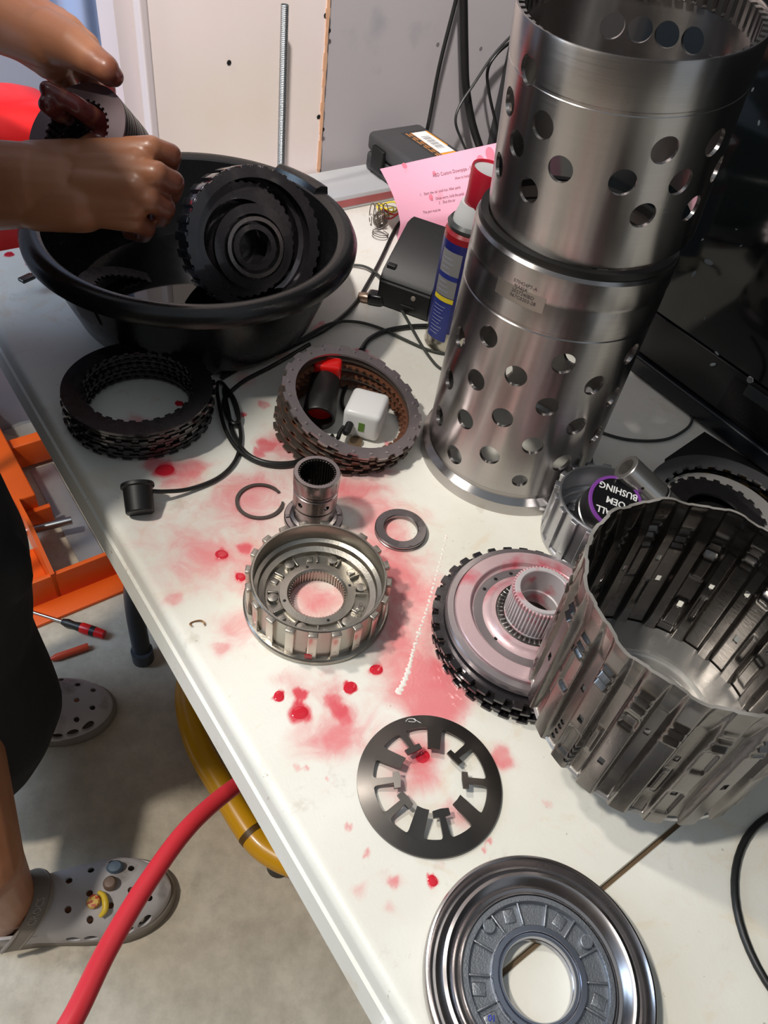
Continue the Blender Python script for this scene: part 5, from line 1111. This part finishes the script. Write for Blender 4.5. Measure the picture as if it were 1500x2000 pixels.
flg = [
 ([D(92, 116, .745), D(118, 150, .770), D(150, 205, .775), D(128, 226, .742), D(92, 205, .706)], (.0150, .0120, .0108, .0100, .0082)),
 ([D(112, 100, .752), D(160, 140, .800), D(195, 195, .822), D(205, 240, .815)], (.0150, .0118, .0105, .0085)),
 ([D(122, 88, .752), D(168, 130, .802), D(202, 176, .832), D(208, 222, .832)], (.0145, .0116, .0102, .0082)),
 ([D(130, 78, .752), D(175, 122, .800), D(208, 160, .832), D(215, 205, .835)], (.0130, .0105, .0092, .0076))]
for p_, r_ in flg: chain(B, p_, r_)
# torso, neck and head (outside the frame), legs and feet
hipC, chest, neck, head = Vector((-.565, .465, .95)), Vector((-.615, .56, 1.23)), Vector((-.575, .605, 1.40)), Vector((-.55, .655, 1.53))
for s_ in (-1, 1):
    w_ = Vector((-.26, .20, 0)).normalized() * .085 * s_; caps(B, hipC + w_, .095, chest + w_ * 1.1, .105)
caps(B, chest, .09, Rsh, .055); caps(B, chest, .09, Lsh, .055); caps(B, chest, .08, neck, .052); caps(B, neck, .052, neck.lerp(head, .5), .05)
fdir = Vector((.62, .62, -.48)).normalized(); side = Vector((.7, -.7, 0)); upv = side.cross(fdir).normalized()
caps(B, head - fdir * .02, .082, head - fdir * .02 + upv * .035, .080); caps(B, head + fdir * .03 - upv * .05, .050, head + fdir * .045 - upv * .085, .034)
caps(B, head + fdir * .080 + upv * .005, .010, head + fdir * .098 - upv * .028, .013)
for s_ in (-1, 1): caps(B, head + side * .080 * s_ - fdir * .01, .016, head + side * .086 * s_ - fdir * .015 - upv * .03, .012)
for s_ in (-1, 1): caps(B, head + fdir * .062 + side * .012 * s_ - upv * .060, .009, head + fdir * .066 - upv * .060, .010)
ank = {}
AZ = math.radians(20); fd = Vector((math.cos(AZ), math.sin(AZ), 0)); fs_ = Vector((-fd.y, fd.x, 0)); LF = .272
toe = {'R': P(337, 1744, 0), 'L': P(224, 1388, 0)}
for k, hp2 in (('R', hipC + Vector((.05, -.05, -.04))), ('L', hipC + Vector((-.05, .07, -.04)))):
    heel = toe[k] - fd * LF; A0 = heel + fd * .058 + Vector((0, 0, .105)); ank[k] = heel
    knee = D(-140, 1240, .95) if k == 'R' else hp2.lerp(A0, .50) + fd * .05
    chain(B, [hp2, knee, A0 + Vector((0, 0, .13)), A0], [.085, .062, .050, .038]); caps(B, A0, .036, heel + fd * .045 + Vector((0, 0, .055)), .033)
    caps(B, A0 + Vector((0, 0, -.015)), .035, heel + fd * .150 + Vector((0, 0, .046)), .024, None); caps(B, heel + fd * .155 + fs_ * .012 + Vector((0, 0, .042)), .020, heel + fd * .220 + Vector((0, 0, .038)), .018); caps(B, heel + fd * .155 - fs_ * .012 + Vector((0, 0, .042)), .020, heel + fd * .220 + Vector((0, 0, .038)), .018)
def skin_mat():
    m, nt, b = nodes('oily_skin'); N = nt.nodes; L = nt.links
    tc = N.new('ShaderNodeTexCoord'); nz = N.new('ShaderNodeTexNoise'); nz.inputs['Scale'].default_value = 26; nz.inputs['Detail'].default_value = 5; L.new(tc.outputs['Object'], nz.inputs[0])
    a = N.new('ShaderNodeAttribute'); a.attribute_name = 'grime'
    mx = N.new('ShaderNodeMix'); mx.data_type = 'RGBA'; L.new(nz.outputs[0], mx.inputs[0]); mx.inputs[6].default_value = S(160, 104, 74); mx.inputs[7].default_value = S(188, 128, 94)
    ad = N.new('ShaderNodeMath'); ad.operation = 'MULTIPLY_ADD'; L.new(nz.outputs[0], ad.inputs[0]); ad.inputs[1].default_value = .9; L.new(a.outputs['Fac'], ad.inputs[2])
    r = N.new('ShaderNodeMapRange'); r.inputs[1].default_value = .72; r.inputs[2].default_value = 1.35; L.new(ad.outputs[0], r.inputs[0])
    m2 = N.new('ShaderNodeMix'); m2.data_type = 'RGBA'; L.new(r.outputs[0], m2.inputs[0]); L.new(mx.outputs[2], m2.inputs[6]); m2.inputs[7].default_value = S(92, 38, 38); L.new(m2.outputs[2], b.inputs['Base Color'])
    rr = N.new('ShaderNodeMapRange'); rr.inputs[3].default_value = .46; rr.inputs[4].default_value = .24; L.new(a.outputs['Fac'], rr.inputs[0]); L.new(rr.outputs[0], b.inputs['Roughness'])
    n2 = N.new('ShaderNodeTexNoise'); n2.inputs['Scale'].default_value = 330; n2.inputs['Detail'].default_value = 3; L.new(tc.outputs['Object'], n2.inputs[0])
    bp = N.new('ShaderNodeBump'); bp.inputs['Strength'].default_value = .18; bp.inputs['Distance'].default_value = .0006; L.new(n2.outputs[0], bp.inputs['Height']); L.new(bp.outputs[0], b.inputs['Normal'])
    b.inputs['Subsurface Weight'].default_value = .12; b.inputs['Subsurface Radius'].default_value = (.012, .004, .002); b.inputs['Coat Weight'].default_value = .15; b.inputs['Coat Roughness'].default_value = .25
    return m
raw = B.build('raw', None); md = raw.modifiers.new('r', 'REMESH'); md.mode = 'VOXEL'; md.voxel_size = .0022
sm = raw.modifiers.new('s', 'SMOOTH'); sm.factor = .5; sm.iterations = 4
dg = bpy.context.evaluated_depsgraph_get(); dg.update(); me = bpy.data.meshes.new_from_object(raw.evaluated_get(dg)); rm = raw.data; bpy.data.objects.remove(raw); bpy.data.meshes.remove(rm)
co = np.empty(len(me.vertices) * 3, np.float32); me.vertices.foreach_get('co', co); co = co.reshape(-1, 3)
gr = np.zeros(len(co), np.float32)
for pts_, w_ in [(f[0][1:], .75) for f in fin] + [(thR[2:], 1.0), (flg[0][0][2:], 1.0), (thL[3:], .85), (kn, .35)] + [(f[0][1:], .9) for f in flg[1:]]:
    for p in pts_: gr = np.maximum(gr, w_ * np.clip(1.5 - np.linalg.norm(co - np.array(p), axis=1) / .022, 0, 1))
co -= np.array(PL0); me.vertices.foreach_set('co', co.ravel()); at = me.attributes.new('grime', 'FLOAT', 'POINT'); at.data.foreach_set('value', gr)
me.materials.clear(); me.materials.append(skin_mat()); me.name = 'body'; me.shade_smooth()
body = bpy.data.objects.new('body', me); COL.objects.link(body); body.parent = PERS
LOC = Matrix.Translation(-PL0)
# thumb nail of the left hand
def nail(tip, prev, face, m, w=.0068, l=.0105):
    d = (tip - prev).normalized(); f = (face - d * face.dot(d)).normalized(); s2 = d.cross(f); b = MB(); vs = []; fs = []; n = 6
    for j in range(n + 1):
        for i in range(n + 1):
            x = (i / n - .5) * 2; y = j / n; ww = w * (1 - .35 * max(0, y - .6) / .4); vs.append(tip + s2 * (x * ww) + d * (y * l - .002) + f * (.0098 - .0042 * x * x - .0022 * y * y))
    for j in range(n):
        for i in range(n): a = j * (n + 1) + i; fs.append((a, a + 1, a + n + 2, a + n + 1))
    b.add([LOC @ v for v in vs], fs); o = b.build('thumb_nail', m, PERS); sl = o.modifiers.new('t', 'SOLIDIFY'); sl.thickness = .0008; return o
nail(thL[3], thL[2], (camz * .75 + camy * .6 + camx * .2), mat('dark_nail', S(126, 78, 84), .25))
# trousers, shirt, hair, head lamp
cloth = mat('black_trouser_cloth', S(30, 31, 34), .9, 0, .12, 40, bump=.3, bs=900)
def garment(name, fn, m, vox=.008, it=8):
    b = MB(); fn(b); raw = b.build('raw', None); md = raw.modifiers.new('r', 'REMESH'); md.mode = 'VOXEL'; md.voxel_size = vox; s2 = raw.modifiers.new('s', 'SMOOTH'); s2.factor = .5; s2.iterations = it
    dg = bpy.context.evaluated_depsgraph_get(); dg.update(); me = bpy.data.meshes.new_from_object(raw.evaluated_get(dg)); rm = raw.data; bpy.data.objects.remove(raw); bpy.data.meshes.remove(rm)
    co = np.empty(len(me.vertices) * 3, np.float32); me.vertices.foreach_get('co', co); co = co.reshape(-1, 3)
    for q in range(len(co)):
        p = co[q]; f = mnoise.noise((p[0] * 9, p[1] * 9, p[2] * 3.2)) * .010 + mnoise.noise((p[0] * 22 + 5, p[1] * 22, p[2] * 9)) * .004
        c0 = np.array((-.57, .47)); v = p[:2] - c0; l_ = np.linalg.norm(v) + 1e-6; co[q, :2] += v / l_ * f
    co -= np.array(PL0); me.vertices.foreach_set('co', co.ravel()); me.materials.clear(); me.materials.append(m); me.shade_smooth(); me.name = name
    o = bpy.data.objects.new(name, me); COL.objects.link(o); o.parent = PERS; return o
def trousers(b):
    caps(b, hipC + Vector((0, 0, .06)), .155, hipC + Vector((.01, 0, -.06)), .165)
    heel = ank['R']; a_ = heel + fd * .085
    chain(b, [hipC + Vector((.05, -.03, -.06)), D(-155, 1090, .86), D(-118, 1250, .96), D(-52, 1385, 1.06), D(-62, 1440, 1.10)], [.125, .115, .108, .112, .105])
    chain(b, [hipC + Vector((-.04, .08, -.06)), ank['L'] + fd * .09 + Vector((0, 0, .52)), ank['L'] + fd * .06 + Vector((0, 0, .20))], [.130, .105, .092])
    caps(b, D(20, 1085, .83), .024, D(28, 1135, .85), .020)
garment('trousers', trousers, cloth)
def shirt(b):
    for s_ in (-1, 1):
        w_ = Vector((-.26, .20, 0)).normalized() * .095 * s_; caps(b, hipC + w_ + Vector((0, 0, .0)), .118, chest + w_ * 1.1, .125)
    caps(b, chest, .11, Rsh, .075); caps(b, chest, .11, Lsh, .075); caps(b, Rsh, .073, Rsh.lerp(Rel, .62), .070); caps(b, Lsh, .073, Lsh.lerp(Lel, .62), .070); caps(b, chest, .09, neck - Vector((0, 0, .03)), .066)
garment('shirt', shirt, mat('dark_shirt_cloth', S(34, 36, 42), .9, 0, .1, 30, bump=.3, bs=700))
def hair(b): caps(b, head - fdir * .035 + upv * .02, .090, head - fdir * .015 + upv * .048, .084)
garment('hair', hair, mat('dark_hair', S(24, 18, 15), .5, 0, .3, 200), .006, 3)
for s_ in (-1, 1):
    b = MB(); sph(b, head + fdir * .066 + side * .031 * s_ + upv * .004, .0125); o = b.build('eye', mat('eye_white', S(220, 216, 210), .15), PERS); o.location = -PL0

# clogs
m_clog = mat('grey_clog_foam', S(196, 190, 190), .62, 0, .05, 16, bump=.08, bs=500, col2=S(150, 142, 138), c2s=24, c2t=(.56, .72))
m_clog2 = mat('taupe_clog_trim', S(138, 128, 118), .6, 0, .08, 30)
def lerp_tab(x, xs, ys): return float(np.interp(x, xs, ys))
def wid(u):
    if u > .70: return .0555 * math.sqrt(max(0, 1 - ((u - .70) / .30) ** 2.2))
    if u < .12: return .036 * math.sqrt(max(0, 1 - ((.12 - u) / .12) ** 2))
    return lerp_tab(u, (.12, .35, .55, .70), (.036, .040, .050, .0555))
def hgt(u): return lerp_tab(u, (.28, .42, .55, .70, .85, .94, 1.0), (.104, .096, .085, .071, .056, .045, .030))
def clog(k, charms):
    sg = -1 if k == 'R' else 1
    M = frame(ank[k] - PL0, (0, 0, 1), fd)
    b = MB(); nu, nf = 40, 36; vs = []; fs = []; z0 = .020
    for s_ in (0, 1):
        for i in range(nu + 1):
            u = .285 + .715 * (1 - (1 - i / nu) ** 1.6); w_ = max(wid(u), .0004); h = hgt(u)
            for j in range(nf + 1):
                t = PI * j / nf; uu = u + (.035 * abs(math.cos(t)) ** 2 * -1) * (1 - i / nu)
                c_, q_ = math.cos(t), math.sin(t); sc = 1 - s_ * .0042 / max(.0045, w_); y = w_ * sc * math.copysign(abs(c_) ** .8, c_) ; z = z0 + (h - z0 - s_ * .0042) * q_ ** .72
                vs.append((LF * uu - s_ * (.004 if i == nu else 0), y, z))
    R_ = (nu + 1) * (nf + 1)
    for s_ in (0, 1):
        for i in range(nu):
            for j in range(nf): a = s_ * R_ + i * (nf + 1) + j; fs.append((a, a + 1, a + nf + 2, a + nf + 1))
    for i in range(nu):
        for e in (0, nf): a = i * (nf + 1) + e; fs.append((a, R_ + a, R_ + a + nf + 1, a + nf + 1))
    for j in range(nf): fs.append((j, j + 1, R_ + j + 1, R_ + j)); a = nu * (nf + 1) + j; fs.append((a, R_ + a, R_ + a + 1, a + 1))
    b.add(vs, fs); up = b.build('clog_upper', m_clog, PERS)
    c = MB()
    for u, y in ((.50, -.022), (.50, .016), (.60, -.036), (.60, -.004), (.60, .030), (.70, -.022), (.70, .012), (.70, .040), (.80, -.036), (.80, -.004), (.80, .028), (.89, -.016), (.89, .018)):
        c.lathe([(0, .022), (.0046, .022), (.0046, .12), (0, .12)], 14, M=Matrix.Translation((LF * u, y, 0)))
    for u in (.50, .59, .68, .77, .86):
        for s_ in (-1, 1):
            c.lathe([(0, 0), (.0100, 0), (.0100, .03), (0, .03)], 16, M=Matrix.Translation((LF * u, s_ * (wid(u) - .014), .036)) @ Matrix.Rotation(-s_ * PI / 2, 4, 'X') @ Matrix.Diagonal((1, .75, 1, 1)))
    boolcut(up, c); up.parent = PERS; up.matrix_basis = M
    b = MB(); n = 72; pts = []
    for i in range(n):
        t = 2 * PI * i / n; u = .5 - .5 * math.cos(t); w_ = wid(min(.9999, max(.0001, u))); pts.append((LF * u, math.copysign(1, math.sin(t)) * w_ if 0 < i < n and i != n // 2 else 0))
    rings = []
    for sc, z in ((.97, 0), (1.03, .003), (1.05, .012), (1.035, .019), (1.0, .0225)): rings.append([(LF * .5 + (x - LF * .5) * (1 + (sc - 1) * .8), y * sc, z) for x, y in pts])
    vs, fs = loft(rings); b.add(vs, fs); o = b.build('clog_sole', m_clog2, PERS, ang=.9); o.matrix_basis = M
    b = MB(); vs = []; fs = []; n = 60
    for i in range(n + 1):
        q = i / n; u = .40 * abs(2 * q - 1) ** 1.0; s_ = 1 if q < .5 else -1; hh = lerp_tab(u, (0, .15, .30, .40), (.062, .056, .050, .052)); w_ = max(wid(max(u, .0005)), 0)
        if q == .5: w_ = 0
        for kx, (dw, z) in enumerate(((0, .018), (0, hh), (-.0045, hh), (-.0045, .018))): vs.append((LF * u + (.0045 if dw else 0) * (1 if u < .05 else 0), s_ * max(0, w_ + dw), z))
    for i in range(n):
        for kx in range(4): fs.append((4 * i + kx, 4 * i + (kx + 1) % 4, 4 * i + 4 + (kx + 1) % 4, 4 * i + 4 + kx))
    b.add(vs, fs); o = b.build('clog_heel_wall', m_clog, PERS); o.matrix_basis = M
    # heel strap lying over the instep
    def sp_pt(t, off, dx): return Vector((LF * (.19 + .205 * math.sin(t)) + dx, (.0455 + off) * math.cos(t), .032 + (.0790 + off) * math.sin(t) ** .8))
    b = MB(); vs = []; fs = []; n = 48; pr = [(-.0135, 0), (-.013, .0040), (-.0105, .0052), (-.0092, .0040), (.0092, .0040), (.0105, .0052), (.013, .0040), (.0135, 0)]
    for i in range(n + 1):
        t = PI * (.015 + .97 * i / n)
        for dx, off in pr: vs.append(sp_pt(t, off, dx))
    m_ = len(pr)
    for i in range(n):
        for j in range(m_): fs.append((i * m_ + j, i * m_ + (j + 1) % m_, (i + 1) * m_ + (j + 1) % m_, (i + 1) * m_ + j))
    fs += [tuple(range(m_ - 1, -1, -1)), tuple(n * m_ + j for j in range(m_))]
    b.add(vs, fs); st = b.build('clog_strap', m_clog2, PERS, ang=.7); st.matrix_basis = M
    vs, fs = text_mb('CROCS', .0150, .0006, bold=.0003); b = MB(); b.add([sp_pt(PI * (.66 + .42 * -(v[0]) / .105) if True else 0, .0042 + max(0, v[2]), -v[1]) for v in vs], fs); b.build('strap_lettering', mat('raised_letter', S(168, 158, 146), .6), st)
    if charms:
        def ontop(u, y): w_ = wid(u); q_ = math.sqrt(max(.02, 1 - (abs(y) / w_) ** 2.5)); return Vector((LF * u, y, .020 + (hgt(u) - .020) * q_ ** .72))
        b = MB(); p = ontop(.665, -.020); b.tube([p + Vector((-.004, -.016, .001)), p + Vector((.003, -.010, .004)), p + Vector((.004, .0, .006)), p + Vector((.001, .010, .006)), p + Vector((-.006, .016, .006))][::1], [.0025, .0045, .0048, .0042, .0022], 12, 6); b.build('yellow_charm', mat('yellow_charm', S(230, 196, 60), .4), up)
        b = MB(); p = ontop(.62, -.016); b.lathe([(0, .007), (.008, .006), (.0095, .003), (.0095, 0)], 24, M=Matrix.Translation(p)); b.build('patterned_charm', mat('red_yellow_charm', S(226, 186, 96), .4, col2=S(196, 70, 50), c2s=190, c2t=(.5, .54)), up)
        b = MB(); p = ontop(.70, .006); b.lathe([(0, .012), (.007, .0105), (.0100, .006), (.0100, 0)], 24, M=Matrix.Translation(p)); b.build('brown_charm', mat('brown_charm', S(120, 98, 84), .5), up)
        b = MB(); p = ontop(.72, .030); b.lathe([(0, .009), (.009, .008), (.0120, .004), (.0120, -.002)], 20, M=Matrix.Translation(p) @ Matrix.Diagonal((1, .8, 1, 1))); b.build('blue_charm', mat('slate_blue_charm', S(76, 92, 108), .5, 0, .3, 120), up)
clog('R', True); clog('L', False)
# details too small to pick apart singly
for o in list(COL.objects):
    if o.name.split('.')[0] in ('oil_hole', 'bore_spline', 'screw_hole', 'screw_dimple', 'flange_lugs', 'fine_print', 'printed_text', 'finger_stains', 'orange_print', 'barcode', 'etched_code', 'prongs', 'torn_edge', 'strap_lettering', 'stamped_mark'): o['kind'] = 'stuff'
